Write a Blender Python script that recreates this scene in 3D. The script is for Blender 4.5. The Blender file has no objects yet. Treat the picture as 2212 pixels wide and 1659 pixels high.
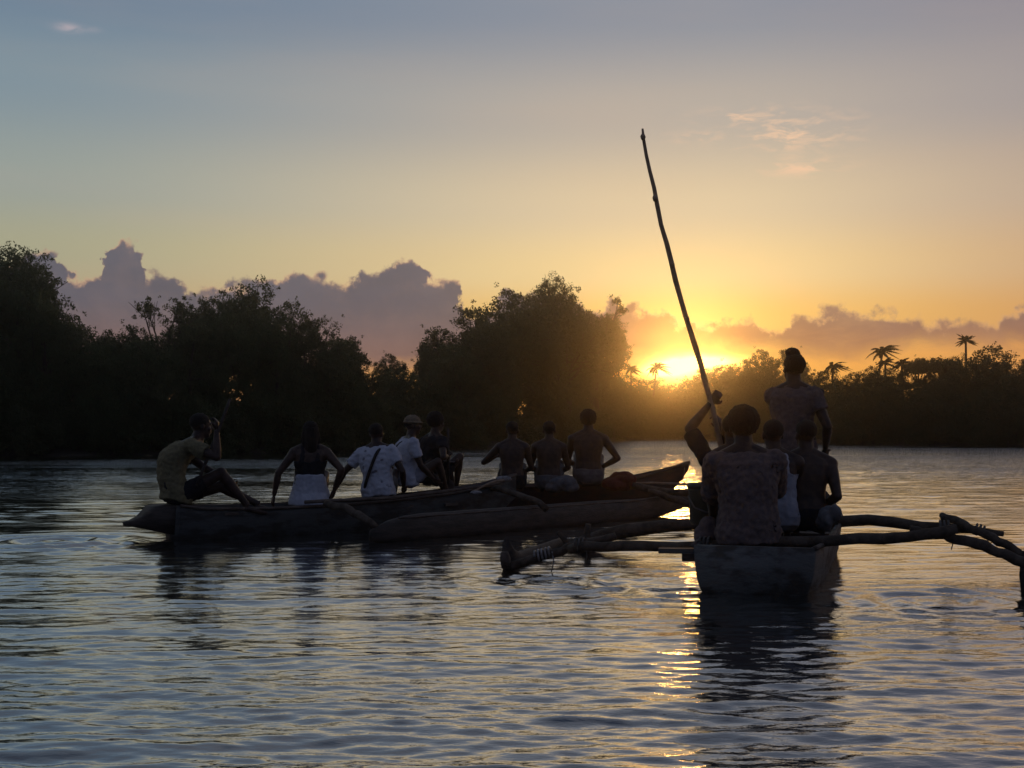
import bpy, bmesh, math, random
import numpy as np
from mathutils import Vector, Matrix, noise as mnoise

random.seed(7)
rng = np.random.default_rng(11)
S = bpy.context.scene
COL = S.collection
PI = math.pi

# ------------------------------------------------------------------ camera
CAM_H = 1.2
FPX = 2670.0                      # focal length in units of a 2212 wide picture
PITCH = math.atan(95.5 / FPX)
cam_d = bpy.data.cameras.new('camera')
cam_d.sensor_width = 36.0
cam_d.lens = FPX / 2212.0 * 36.0
cam_d.clip_start = 0.05
cam_d.clip_end = 3000
cam = bpy.data.objects.new('camera', cam_d)
COL.objects.link(cam)
cam.location = (0, 0, CAM_H)
cam.rotation_euler = (PI / 2 + PITCH, 0, 0)
S.camera = cam


def ray(x, y):
    a = (x - 1106.0) / FPX
    b = (829.5 - y) / FPX
    c, s = math.cos(PITCH), math.sin(PITCH)
    return Vector((a, c - b * s, s + b * c))


def P(x, y, d):                   # the point seen at (x, y), d metres ahead
    r = ray(x, y)
    return Vector((0, 0, CAM_H)) + r * (d / r.y)


def Wt(x, y):                     # the water point seen at (x, y)
    r = ray(x, y)
    t = -CAM_H / r.z
    return Vector((0, 0, CAM_H)) + r * t


def azel(x, y):
    r = ray(x, y).normalized()
    return math.degrees(math.atan2(r.x, r.y)), math.degrees(math.asin(r.z))


def lin(r, g, b):
    def f(c):
        c /= 255.0
        return c / 12.92 if c <= 0.04045 else ((c + 0.055) / 1.055) ** 2.4
    return (f(r), f(g), f(b))


# ------------------------------------------------------------------ exposure
S.view_settings.view_transform = 'Standard'
S.view_settings.look = 'None'
S.view_settings.exposure = 0.0
S.view_settings.gamma = 1.0
S.cycles.max_bounces = 6
S.cycles.diffuse_bounces = 2
S.cycles.glossy_bounces = 3
S.cycles.transmission_bounces = 2
S.cycles.transparent_max_bounces = 6
S.cycles.volume_bounces = 0
S.cycles.caustics_reflective = False
S.cycles.caustics_refractive = False
S.cycles.sample_clamp_indirect = 4.0

# ------------------------------------------------------------------ sky
SUN_AZ, SUN_EL = azel(1478, 783)
world = bpy.data.worlds.new("World")
S.world = world
world.use_nodes = True
world.cycles.sampling_method = 'MANUAL'
world.cycles.sample_map_resolution = 2048
NT = world.node_tree
NT.nodes.clear()


class G:                          # small helpers to write node graphs
    def __init__(s, nt):
        s.nt = nt

    def n(s, kind, **kw):
        o = s.nt.nodes.new(kind)
        for k, v in kw.items():
            setattr(o, k, v)
        return o

    def put(s, sock, v):
        if v is None:
            return
        if isinstance(v, bpy.types.NodeSocket):
            s.nt.links.new(v, sock)
        else:
            if isinstance(v, tuple) and len(v) == 3 and sock.type == 'RGBA':
                v = (*v, 1.0)
            sock.default_value = v

    def m(s, op, a, b=None, c=None, clamp=False):
        o = s.n('ShaderNodeMath', operation=op, use_clamp=clamp)
        s.put(o.inputs[0], a); s.put(o.inputs[1], b); s.put(o.inputs[2], c)
        return o.outputs[0]

    def mix(s, f, a, b, blend='MIX'):
        o = s.n('ShaderNodeMix', data_type='RGBA', blend_type=blend)
        s.put(o.inputs[0], f); s.put(o.inputs[6], a); s.put(o.inputs[7], b)
        return o.outputs[2]

    def step(s, v, lo, hi, o0=0.0, o1=1.0, kind='SMOOTHSTEP'):
        o = s.n('ShaderNodeMapRange', interpolation_type=kind)
        s.put(o.inputs[0], v); s.put(o.inputs[1], lo); s.put(o.inputs[2], hi)
        s.put(o.inputs[3], o0); s.put(o.inputs[4], o1)
        return o.outputs[0]

    def noise(s, vec, scale, detail=6.0, rough=0.55, dist=0.0):
        o = s.n('ShaderNodeTexNoise')
        s.put(o.inputs['Vector'], vec)
        o.inputs['Scale'].default_value = scale
        o.inputs['Detail'].default_value = detail
        o.inputs['Roughness'].default_value = rough
        o.inputs['Distortion'].default_value = dist
        return o.outputs[0]

    def vscale(s, vec, sc, off=(0, 0, 0)):
        o = s.n('ShaderNodeMapping')
        s.put(o.inputs['Vector'], vec)
        o.inputs['Scale'].default_value = sc
        o.inputs['Location'].default_value = off
        return o.outputs[0]

    def ramp(s, f, stops, interp='EASE'):
        o = s.n('ShaderNodeValToRGB')
        cr = o.color_ramp
        cr.interpolation = interp
        while len(cr.elements) < len(stops):
            cr.elements.new(0.5)
        for e, (p, c) in zip(cr.elements, sorted(stops)):
            e.position = p
            e.color = (*c, 1.0)
        s.put(o.inputs[0], f)
        return o.outputs[0]

    def curve(s, f, pts):
        o = s.n('ShaderNodeFloatCurve')
        c = o.mapping.curves[0]
        pts = sorted(pts)
        c.points[0].location = pts[0]
        c.points[1].location = pts[-1]
        for p in pts[1:-1]:
            c.points.new(*p)
        for p in c.points:
            p.handle_type = 'AUTO_CLAMPED'
        o.mapping.update()
        s.put(o.inputs['Value'], f)
        return o.outputs[0]


g = G(NT)
tc = g.n('ShaderNodeTexCoord').outputs['Generated']
sp = g.n('ShaderNodeSeparateXYZ')
g.put(sp.inputs[0], tc)
dx, dy, dz = sp.outputs
DEG = 180 / PI
az = g.m('MULTIPLY', g.m('ARCTAN2', dx, dy), DEG)
el = g.m('MULTIPLY', g.m('ARCSINE', dz), DEG)
elf = g.m('DIVIDE', el, 60.0, clamp=True)


def E(y):                         # elevation of a picture row, as ramp position
    return max(0.0, azel(1106, y)[1]) / 60.0


left = g.ramp(elf, [(0.0, lin(205, 148, 110)), (E(800), lin(212, 158, 112)), (E(700), lin(192, 168, 132)),
                    (E(560), lin(172, 170, 142)), (E(420), lin(154, 163, 157)), (E(220), lin(131, 149, 160)),
                    (E(20), lin(106, 130, 153)), (0.55, lin(102, 117, 136)), (1.0, lin(46, 60, 84))])
mid = g.ramp(elf, [(0.0, lin(246, 160, 66)), (E(800), lin(250, 176, 82)), (E(690), lin(250, 200, 112)),
                   (E(590), lin(244, 214, 156)), (E(450), lin(222, 202, 168)), (E(250), lin(184, 175, 165)),
                   (E(20), lin(140, 147, 160)), (0.55, lin(110, 119, 136)), (1.0, lin(46, 60, 84))])
right = g.ramp(elf, [(0.0, lin(218, 142, 78)), (E(800), lin(228, 156, 88)), (E(700), lin(216, 160, 100)),
                     (E(590), lin(206, 170, 132)), (E(450), lin(190, 169, 150)), (E(250), lin(164, 156, 156)),
                     (E(20), lin(140, 138, 150)), (0.55, lin(104, 112, 132)), (1.0, lin(46, 60, 84))])
w1 = g.step(az, -24.0, SUN_AZ - 1.0)
w2 = g.step(az, SUN_AZ + 1.0, 27.0)
sky = g.mix(w2, g.mix(w1, left, mid), right)
# glow of the low sun through thin cloud
sv = g.n('ShaderNodeVectorMath', operation='DOT_PRODUCT')
a_, e_ = math.radians(SUN_AZ), math.radians(SUN_EL)
SUN_DIR = Vector((math.sin(a_) * math.cos(e_), math.cos(a_) * math.cos(e_), math.sin(e_)))
g.put(sv.inputs[0], tc)
sv.inputs[1].default_value = SUN_DIR
ang = g.m('MULTIPLY', g.m('ARCCOSINE', g.m('MINIMUM', sv.outputs['Value'], 0.999999)), DEG)
glow = g.m('EXPONENT', g.m('MULTIPLY', ang, -1 / 3.2))
sky = g.mix(g.m('MULTIPLY', glow, 0.30), sky, (0.85, 0.55, 0.14), 'ADD')
# faint streaks high up
st = g.noise(g.vscale(tc, (1.0, 1.0, 7.0)), 3.0, 5.0, 0.5)
sky = g.mix(g.step(st, 0.42, 0.75, 0.0, 0.09), sky, lin(215, 180, 150))

# physical sky mixed in
nis = g.n('ShaderNodeTexSky', sky_type='NISHITA')
nis.sun_disc = False
nis.sun_elevation = math.radians(SUN_EL)
nis.sun_rotation = math.radians(SUN_AZ)
nis.dust_density = 3.0
nisc = g.mix(1.0, nis.outputs[0], (0.05, 0.05, 0.05), 'MULTIPLY')
sky = g.mix(0.05, sky, nisc)

# wisps of cirrus


def blob(cx, cy, rx, ry):
    A, B_ = azel(cx, cy)
    kx, ky = rx / FPX * DEG, ry / FPX * DEG
    u = g.m('DIVIDE', g.m('SUBTRACT', az, A), kx)
    v = g.m('DIVIDE', g.m('SUBTRACT', el, B_), ky)
    r2 = g.m('ADD', g.m('MULTIPLY', u, u), g.m('MULTIPLY', v, v))
    return g.m('EXPONENT', g.m('MULTIPLY', r2, -1.0))


wn = g.noise(g.vscale(tc, (1.0, 1.0, 3.6), (0, 0, 3)), 38.0, 8.0, 0.62, 0.6)
wm = g.m('ADD', blob(1700, 288, 120, 36), g.m('ADD', blob(1735, 362, 75, 16), g.m('MULTIPLY', blob(1490, 298, 50, 10), 0.6)))
wm = g.m('ADD', wm, g.m('MULTIPLY', blob(1600, 250, 80, 16), 0.6))
wm = g.m('MULTIPLY', g.step(wn, 0.44, 0.66), wm, clamp=True)
sky = g.mix(g.m('MULTIPLY', wm, 0.85), sky, lin(248, 205, 168))
wm2 = g.m('ADD', blob(148, 60, 24, 8), g.m('MULTIPLY', blob(200, 64, 18, 6), 0.25))
sky = g.mix(g.m('MULTIPLY', g.m('MULTIPLY', wm2, g.step(wn, 0.3, 0.55)), 0.7), sky, lin(190, 175, 180))

# the bank of cumulus along the horizon
tops = [(-300, 600), (-100, 590), (0, 575), (60, 560), (80, 555), (112, 545), (138, 572), (150, 606), (190, 606), (218, 592),
        (228, 548), (248, 530), (275, 524), (300, 532), (313, 560), (318, 592), (345, 600), (372, 602), (400, 612),
        (420, 634), (470, 634), (500, 614), (560, 620), (596, 606), (620, 584), (640, 588), (655, 598), (684, 600), (700, 610),
        (742, 616), (775, 604), (800, 586), (828, 592), (850, 580), (882, 570), (905, 588), (925, 612), (950, 606),
        (985, 618), (1000, 650), (1012, 690), (1060, 690), (1082, 646), (1130, 628), (1175, 640), (1260, 650),
        (1300, 660), (1325, 640), (1345, 664), (1400, 668), (1450, 668), (1480, 684), (1520, 686), (1560, 676),
        (1620, 670), (1650, 688), (1690, 690), (1712, 666), (1750, 664), (1800, 652), (1860, 662), (1900, 656),
        (1960, 672), (2050, 676), (2110, 682), (2150, 680), (2185, 662), (2212, 642), (2400, 600), (2600, 640)]
bots = [(-300, 790), (0, 790), (600, 786), (800, 782), (1000, 776), (1200, 770), (1400, 758), (1480, 752), (1560, 742),
        (1640, 738), (1700, 742), (1800, 748), (1900, 738), (2000, 726), (2100, 720), (2212, 728), (2600, 740)]
A0, A1 = -30.0, 34.0
wA = g.noise(g.vscale(tc, (1, 1, 1), (7, 2, 5)), 42.0, 8.0, 0.62, 0.0)
wB = g.noise(g.vscale(tc, (1, 1, 1), (1, 9, 3)), 42.0, 8.0, 0.62, 0.0)
azw = g.m('ADD', az, g.m('MULTIPLY', g.m('SUBTRACT', wA, 0.5), 3.2))
elw = g.m('ADD', el, g.m('MULTIPLY', g.m('SUBTRACT', wB, 0.5), 2.2))
azf = g.m('DIVIDE', g.m('SUBTRACT', azw, A0), A1 - A0, clamp=True)


def cpts(lst):
    return [(min(1, max(0, (azel(x, y)[0] - A0) / (A1 - A0))), azel(x, y)[1] / 10.0) for x, y in lst]


T = g.m('MULTIPLY', g.curve(azf, cpts(tops)), 10.0)
B = g.m('MULTIPLY', g.curve(azf, cpts(bots)), 10.0)
n1 = g.noise(tc, 55.0, 9.0, 0.6, 0.25)
n2 = g.noise(g.vscale(tc, (1, 1, 2.2), (4, 1, 2)), 18.0, 8.0, 0.6, 0.4)
vo = g.n('ShaderNodeTexVoronoi', feature='SMOOTH_F1')
wv = g.n('ShaderNodeVectorMath', operation='ADD')
g.put(wv.inputs[0], tc)
nz = g.n('ShaderNodeTexNoise'); g.put(nz.inputs['Vector'], tc); nz.inputs['Scale'].default_value = 40
nsc = g.n('ShaderNodeVectorMath', operation='SCALE'); g.put(nsc.inputs[0], nz.outputs['Color']); nsc.inputs['Scale'].default_value = 0.02
g.put(wv.inputs[1], nsc.outputs[0])
g.put(vo.inputs['Vector'], wv.outputs[0]); vo.inputs['Scale'].default_value = 75.0
puff = g.m('SUBTRACT', 0.45, vo.outputs['Distance'])
n3 = g.noise(tc, 150.0, 6.0, 0.6, 0.3)
te = g.m('ADD', T, g.m('ADD', g.m('MULTIPLY', g.m('SUBTRACT', n1, 0.5), 0.5), g.m('MULTIPLY', puff, 0.8)))
te = g.m('ADD', te, g.m('MULTIPLY', g.m('SUBTRACT', n3, 0.5), 0.35))
te = g.m('ADD', te, g.step(az, 3.0, 8.0, 0.22, -0.16))
dtop = g.m('SUBTRACT', te, elw)
edge_soft = g.step(az, 2.0, 14.0, 0.36, 0.5)
m_top = g.step(dtop, 0.0, edge_soft)
be = g.m('ADD', B, g.m('MULTIPLY', g.m('SUBTRACT', n2, 0.5), 1.9))
m_bot = g.step(g.m('SUBTRACT', el, be), -0.9, 0.25)
cm = g.m('MULTIPLY', m_top, m_bot)
# colour of the cloud: lavender grey far from the sun, brown-orange close to it
cfar = g.mix(g.step(el, 2.6, 6.0), lin(132, 103, 99), lin(95, 93, 107))
cright = g.mix(g.step(el, 3.0, 5.8), lin(172, 120, 90), lin(136, 112, 110))
cbase = g.mix(g.step(az, 0.0, 14.0), cfar, cright)
cnear = lin(188, 122, 56)
ccol = g.mix(g.m('EXPONENT', g.m('MULTIPLY', ang, -1 / 3.4)), cbase, cnear)
ccol = g.mix(g.step(n2, 0.35, 0.7, 0.0, 0.22), ccol, g.mix(0.5, ccol, (0.0, 0.0, 0.0)))
rim = g.m('MULTIPLY', g.step(dtop, 0.05, 0.55, 1.0, 0.0), g.step(wA, 0.42, 0.56, 0.95, 0.25))
ccol = g.mix(g.step(wB, 0.40, 0.66, 0.0, 0.07), ccol, lin(190, 150, 130))
ccol = g.mix(rim, ccol, lin(214, 166, 134))
cov = g.step(az, 5.0, 9.0, 0.97, g.step(n2, 0.3, 0.55, 0.80, 0.97))
sky = g.mix(g.m('MULTIPLY', cm, cov), sky, ccol)

# the sun's blaze in the gap under the cloud
spot = g.m('ADD', blob(1464, 795, 60, 26), g.m('ADD', g.m('MULTIPLY', blob(1535, 781, 68, 14), 0.9), g.m('MULTIPLY', blob(1425, 800, 40, 12), 0.7)))
spot = g.m('MULTIPLY', spot, g.m('ADD', 0.55, g.m('MULTIPLY', n1, 0.9)))
spot = g.m('MULTIPLY', g.m('POWER', spot, 1.4), 1.25)
sky = g.mix(g.m('MINIMUM', spot, 2.0), sky, (4.8, 2.8, 0.65), 'ADD')
glow2 = g.m('EXPONENT', g.m('MULTIPLY', ang, -1 / 1.3))
sky = g.mix(glow2, sky, (0.22, 0.08, 0.0), 'ADD')

# away from the sunset the sky is dimmer and bluer; below the horizon dark
back = g.step(dy, -0.35, 0.72, 0.0, 1.0)
dim = g.mix(1.0, lin(88, 96, 122), (0.85, 0.85, 0.85), 'MULTIPLY')
sky = g.mix(back, dim, sky)
sky = g.mix(g.step(el, -1.2, 0.0), (0.012, 0.012, 0.012), sky)
bg = g.n('ShaderNodeBackground')
g.put(bg.inputs['Color'], sky)
bg.inputs['Strength'].default_value = 1.0
out = g.n('ShaderNodeOutputWorld')
NT.links.new(bg.outputs[0], out.inputs[0])

# ------------------------------------------------------------------ sun
sd = bpy.data.lights.new('sun', 'SUN')
sd.energy = 0.13
sd.angle = math.radians(2.0)
sd.color = (1.0, 0.47, 0.12)
sun = bpy.data.objects.new('sun', sd)
COL.objects.link(sun)
sun.rotation_euler = SUN_DIR.to_track_quat('Z', 'Y').to_euler()
sun.location = SUN_DIR * 200


# ------------------------------------------------------------------ materials
def mat(name, col, rough=0.8, col2=None, scale=8.0, stretch=(1, 1, 1), bump=0.0, bscale=None, spec=0.3, metal=0.0,
        lo=0.35, hi=0.65, detail=6.0):
    m = bpy.data.materials.new(name)
    m.use_nodes = True
    q = G(m.node_tree)
    b = m.node_tree.nodes['Principled BSDF']
    co = q.n('ShaderNodeTexCoord').outputs['Object']
    v = q.vscale(co, stretch)
    nn = q.noise(v, scale, detail, 0.6)
    if col2 is None:
        col2 = tuple(c * 0.6 for c in col)
    q.put(b.inputs['Base Color'], q.mix(q.step(nn, lo, hi), tuple(col), tuple(col2)))
    b.inputs['Roughness'].default_value = rough
    b.inputs['Specular IOR Level'].default_value = spec
    b.inputs['Metallic'].default_value = metal
    if bump:
        bp = q.n('ShaderNodeBump')
        bp.inputs['Strength'].default_value = bump
        bp.inputs['Distance'].default_value = 0.02
        q.put(bp.inputs['Height'], q.noise(v, bscale or scale * 3, 6.0, 0.6))
        q.put(b.inputs['Normal'], bp.outputs[0])
    return m


M = {}
M['wood'] = mat('weathered_wood', (0.085, 0.062, 0.045), 0.8, (0.16, 0.13, 0.105), 5, (1, 1, 6), 0.7, 20)
M['wood_dark'] = mat('tarred_wood', (0.040, 0.033, 0.027), 0.7, (0.075, 0.06, 0.048), 4, (1, 1, 5), 0.6, 18)
M['paint_old'] = mat('worn_grey_paint', (0.085, 0.09, 0.085), 0.65, (0.045, 0.042, 0.036), 3.2, (1, 1, 3), 0.5, 18, lo=0.42, hi=0.6)
M['paint_pale'] = mat('weathered_pale_paint', (0.14, 0.145, 0.135), 0.7, (0.06, 0.055, 0.046), 3.0, (1, 1, 2.2), 0.6, 18, lo=0.44, hi=0.6)
M['paint_red'] = mat('worn_red_paint', (0.09, 0.045, 0.035), 0.7, (0.05, 0.042, 0.036), 3.5, (1, 1, 2), 0.5, 16)
M['log'] = mat('bark_pole', (0.06, 0.045, 0.032), 0.9, (0.12, 0.095, 0.07), 9, (1, 1, 1), 0.9, 26)
M['pole'] = mat('peeled_pole', (0.42, 0.29, 0.19), 0.75, (0.28, 0.19, 0.12), 7, (1, 1, 1), 0.6, 22)
M['rope'] = mat('rope', (0.22, 0.20, 0.17), 0.9, None, 60, bump=0.8)
M['plastic_wrap'] = mat('pale_lashing', (0.42, 0.40, 0.38), 0.45, (0.2, 0.18, 0.16), 30, bump=0.6)
M['skin'] = mat('skin', (0.075, 0.045, 0.030), 0.5, (0.038, 0.020, 0.013), 12, spec=0.35)
M['skin2'] = mat('skin_deep', (0.055, 0.033, 0.023), 0.5, (0.025, 0.014, 0.010), 12, spec=0.35)
M['hair'] = mat('black_hair', (0.010, 0.008, 0.007), 0.75, (0.018, 0.014, 0.012), 60, bump=1.0, bscale=120)
M['yellow'] = mat('mustard_cloth', (0.20, 0.175, 0.09), 0.95, (0.15, 0.13, 0.075), 30, bump=0.7, bscale=14)
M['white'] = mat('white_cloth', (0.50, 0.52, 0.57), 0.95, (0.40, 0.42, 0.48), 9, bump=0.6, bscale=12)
M['white_spot'] = mat('white_printed_cloth', (0.47, 0.49, 0.54), 0.95, (0.18, 0.18, 0.21), 9, bump=0.6, bscale=12, lo=0.64, hi=0.70, detail=1.5)
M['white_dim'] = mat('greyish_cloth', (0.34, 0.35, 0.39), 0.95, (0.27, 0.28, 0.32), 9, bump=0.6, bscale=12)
M['dark_cloth'] = mat('dark_cloth', (0.022, 0.022, 0.026), 0.95, None, 12, bump=0.6, bscale=12)
M['grey_cloth'] = mat('grey_cloth', (0.15, 0.15, 0.15), 0.95, (0.10, 0.10, 0.10), 9, bump=0.6, bscale=12)
M['red_cloth'] = mat('maroon_cloth', (0.14, 0.030, 0.022), 0.95, (0.09, 0.02, 0.016), 9, bump=0.7, bscale=12)
M['pattern'] = mat('brown_printed_cloth', (0.150, 0.112, 0.098), 0.95, (0.118, 0.090, 0.084), 26, bump=0.7, bscale=11, lo=0.47, hi=0.53, detail=3)
M['cap'] = mat('straw_cap', (0.26, 0.20, 0.12), 0.9, (0.16, 0.12, 0.08), 30, bump=0.6)
M['black'] = mat('black_strap', (0.012, 0.012, 0.013), 0.7)
M['bucket'] = mat('green_plastic', (0.045, 0.052, 0.035), 0.5, (0.03, 0.035, 0.025), 5, spec=0.4)
M['lid'] = mat('grey_plastic', (0.11, 0.12, 0.12), 0.5, None, 5)
M['bark'] = mat('tree_bark', (0.055, 0.042, 0.032), 0.95, (0.09, 0.07, 0.055), 6, (1, 1, 0.3), 0.8, 20)
M['mud'] = mat('bank_mud', (0.035, 0.030, 0.024), 0.9, (0.055, 0.048, 0.038), 0.6, (1, 1, 1), 0.8, 3)


def leafmat(name, c1, c2):
    m = bpy.data.materials.new(name)
    m.use_nodes = True
    q = G(m.node_tree)
    b = m.node_tree.nodes['Principled BSDF']
    geo = q.n('ShaderNodeNewGeometry')
    oi = q.n('ShaderNodeObjectInfo')
    f = q.m('ADD', q.m('MULTIPLY', geo.outputs['Random Per Island'], 0.7), q.m('MULTIPLY', oi.outputs['Random'], 0.3))
    col = q.mix(f, c1, c2)
    q.put(b.inputs['Base Color'], col)
    b.inputs['Roughness'].default_value = 0.55
    b.inputs['Specular IOR Level'].default_value = 0.25
    tr = q.n('ShaderNodeBsdfTranslucent')
    q.put(tr.inputs['Color'], q.mix(1.0, col, (1.0, 1.0, 0.45), 'MULTIPLY'))
    mx = q.n('ShaderNodeMixShader')
    mx.inputs[0].default_value = 0.45
    m.node_tree.links.new(b.outputs[0], mx.inputs[1])
    m.node_tree.links.new(tr.outputs[0], mx.inputs[2])
    o = m.node_tree.nodes['Material Output']
    m.node_tree.links.new(mx.outputs[0], o.inputs[0])
    return m


M['leaf'] = leafmat('mangrove_leaf', (0.065, 0.088, 0.045), (0.10, 0.125, 0.060))
M['leaf2'] = leafmat('olive_leaf', (0.070, 0.085, 0.045), (0.105, 0.12, 0.060))
M['frond'] = leafmat('palm_leaf', (0.03, 0.045, 0.016), (0.06, 0.075, 0.025))


# ------------------------------------------------------------------ mesh helpers
def link(o, parent=None):
    COL.objects.link(o)
    if parent is not None:
        o.parent = parent
    return o


def tag(o, label=None, cat=None, group=None, kind=None):
    if label:
        o['label'] = label
    if cat:
        o['category'] = cat
    if group:
        o['group'] = group
    if kind:
        o['kind'] = kind
    return o


def thing(name, label, cat, loc=(0, 0, 0), group=None):
    o = bpy.data.objects.new(name, None)
    o.location = loc
    o.empty_display_size = 0.2
    link(o)
    return tag(o, label, cat, group)


class MB:
    def __init__(s):
        s.v = []
        s.f = []

    def add(s, vs, fs):
        k = len(s.v)
        s.v.extend([tuple(p) for p in vs])
        s.f.extend([tuple(i + k for i in q) for q in fs])

    def loft(s, rings, close=True, cap=True):
        n = len(rings[0])
        vs = [p for r in rings for p in r]
        fs = []
        for i in range(len(rings) - 1):
            for j in range(n if close else n - 1):
                a, b = i * n + j, i * n + (j + 1) % n
                fs.append((a, b, b + n, a + n))
        if cap:
            fs.append(tuple(range(n - 1, -1, -1)))
            k = (len(rings) - 1) * n
            fs.append(tuple(range(k, k + n)))
        s.add(vs, fs)

    def tube(s, pts, rad, seg=8, jit=0.0, squash=1.0):
        pts = [Vector(p) for p in pts]
        if not hasattr(rad, '__len__'):
            rad = [rad] * len(pts)
        rings = []
        ref = None
        for i, p in enumerate(pts):
            d = (pts[min(i + 1, len(pts) - 1)] - pts[max(i - 1, 0)]).normalized()
            if ref is None:
                ref = Vector((0, 0, 1)) if abs(d.z) < 0.9 else Vector((1, 0, 0))
            x = d.cross(ref).normalized()
            y = x.cross(d).normalized()
            ref = y
            ring = []
            for k in range(seg):
                a = 2 * PI * k / seg
                r = rad[i] * (1 + random.uniform(-jit, jit))
                ring.append(p + x * math.cos(a) * r + y * math.sin(a) * r * squash)
            rings.append(ring)
        s.loft(rings)

    def rough_log(s, pts, rad, seg=10, n=14, wob=0.012, jit=0.07):
        """a crooked log through pts, resampled"""
        pts = [Vector(p) for p in pts]
        if not hasattr(rad, '__len__'):
            rad = [rad] * len(pts)
        L = [0]
        for a, b in zip(pts, pts[1:]):
            L.append(L[-1] + (b - a).length)
        out_, rr = [], []
        for i in range(n + 1):
            t = L[-1] * i / n
            k = max(j for j in range(len(L) - 1) if L[j] <= t + 1e-9)
            u = (t - L[k]) / max(1e-6, L[k + 1] - L[k])
            p = pts[k].lerp(pts[k + 1], u)
            if 0 < i < n:
                p = p + Vector([random.uniform(-wob, wob) for _ in range(3)])
            out_.append(p)
            rr.append((rad[k] * (1 - u) + rad[k + 1] * u) * random.uniform(0.92, 1.08))
        s.tube(out_, rr, seg, jit)

    def ell(s, c, r, rot=None, nu=14, nv=10, jit=0.0):
        c = Vector(c)
        rot = rot or Matrix.Identity(3)
        vs, fs = [], []
        top = c + rot @ Vector((0, 0, r[2]))
        bot = c + rot @ Vector((0, 0, -r[2]))
        vs.append(top)
        for i in range(1, nv):
            th = PI * i / nv
            for j in range(nu):
                ph = 2 * PI * j / nu
                k = 1 + random.uniform(-jit, jit)
                vs.append(c + rot @ Vector((r[0] * math.sin(th) * math.cos(ph) * k, r[1] * math.sin(th) * math.sin(ph) * k, r[2] * math.cos(th) * k)))
        vs.append(bot)
        for j in range(nu):
            fs.append((0, 1 + j, 1 + (j + 1) % nu))
            b0 = 1 + (nv - 2) * nu
            fs.append((len(vs) - 1, b0 + (j + 1) % nu, b0 + j))
        for i in range(nv - 2):
            for j in range(nu):
                a, b = 1 + i * nu + j, 1 + i * nu + (j + 1) % nu
                fs.append((a, a + nu, b + nu, b))
        s.add(vs, fs)

    def beam(s, a, b, w, h, up=Vector((0, 0, 1))):
        """rectangular board from a to b"""
        a, b = Vector(a), Vector(b)
        d = (b - a).normalized()
        x = d.cross(up).normalized()
        y = x.cross(d).normalized()
        rs = []
        for p in (a, b):
            rs.append([p + x * (w / 2 * sx) + y * (h / 2 * sy) for sx, sy in ((-1, -1), (1, -1), (1, 1), (-1, 1))])
        s.loft(rs)

    def mesh(s, name):
        me = bpy.data.meshes.new(name)
        me.from_pydata(s.v, [], s.f)
        bm = bmesh.new()
        bm.from_mesh(me)
        bmesh.ops.recalc_face_normals(bm, faces=bm.faces[:])
        bm.to_mesh(me)
        bm.free()
        return me

    def build(s, name, m, parent=None, smooth=True):
        me = s.mesh(name)
        me.materials.append(m)
        if smooth:
            me.polygons.foreach_set('use_smooth', [True] * len(me.polygons))
        o = bpy.data.objects.new(name, me)
        return link(o, parent)


def place(o, parent):
    """meshes are built in world space; keep them there under a parent that has a location"""
    return o


def remesh(mb, name, m, voxel, parent=None, smooth=2, disp=None):
    """fuse overlapping closed shapes into one continuous surface"""
    me = mb.mesh('tmp')
    o = bpy.data.objects.new('tmp', me)
    COL.objects.link(o)
    r = o.modifiers.new('r', 'REMESH')
    r.mode = 'VOXEL'
    r.voxel_size = voxel
    r.use_smooth_shade = True
    sm = o.modifiers.new('s', 'SMOOTH')
    sm.factor = 0.5
    sm.iterations = smooth
    dg = bpy.context.evaluated_depsgraph_get()
    ev = o.evaluated_get(dg)
    res = bpy.data.meshes.new_from_object(ev, depsgraph=dg)
    bpy.data.objects.remove(o)
    bpy.data.meshes.remove(me)
    if disp:
        amp, sc = disp
        n = len(res.vertices)
        for v in res.vertices:
            q = v.co * sc
            d = mnoise.noise(Vector((q.x, q.y, q.z * 0.55)))
            d2 = mnoise.noise(q * 2.3)
            v.co += v.normal * amp * (d + 0.5 * d2)
    res.name = name
    res.materials.clear()
    res.materials.append(m)
    res.polygons.foreach_set('use_smooth', [True] * len(res.polygons))
    ob = bpy.data.objects.new(name, res)
    return link(ob, parent)


def settle(root):
    """move children built in world space so they sit under the root's own origin"""
    loc = Vector(root.location)
    for c in root.children:
        if c.type == 'MESH':
            c.data.transform(Matrix.Translation(-loc))
        for k in c.children:
            if k.type == 'MESH':
                k.data.transform(Matrix.Translation(-loc))


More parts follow.
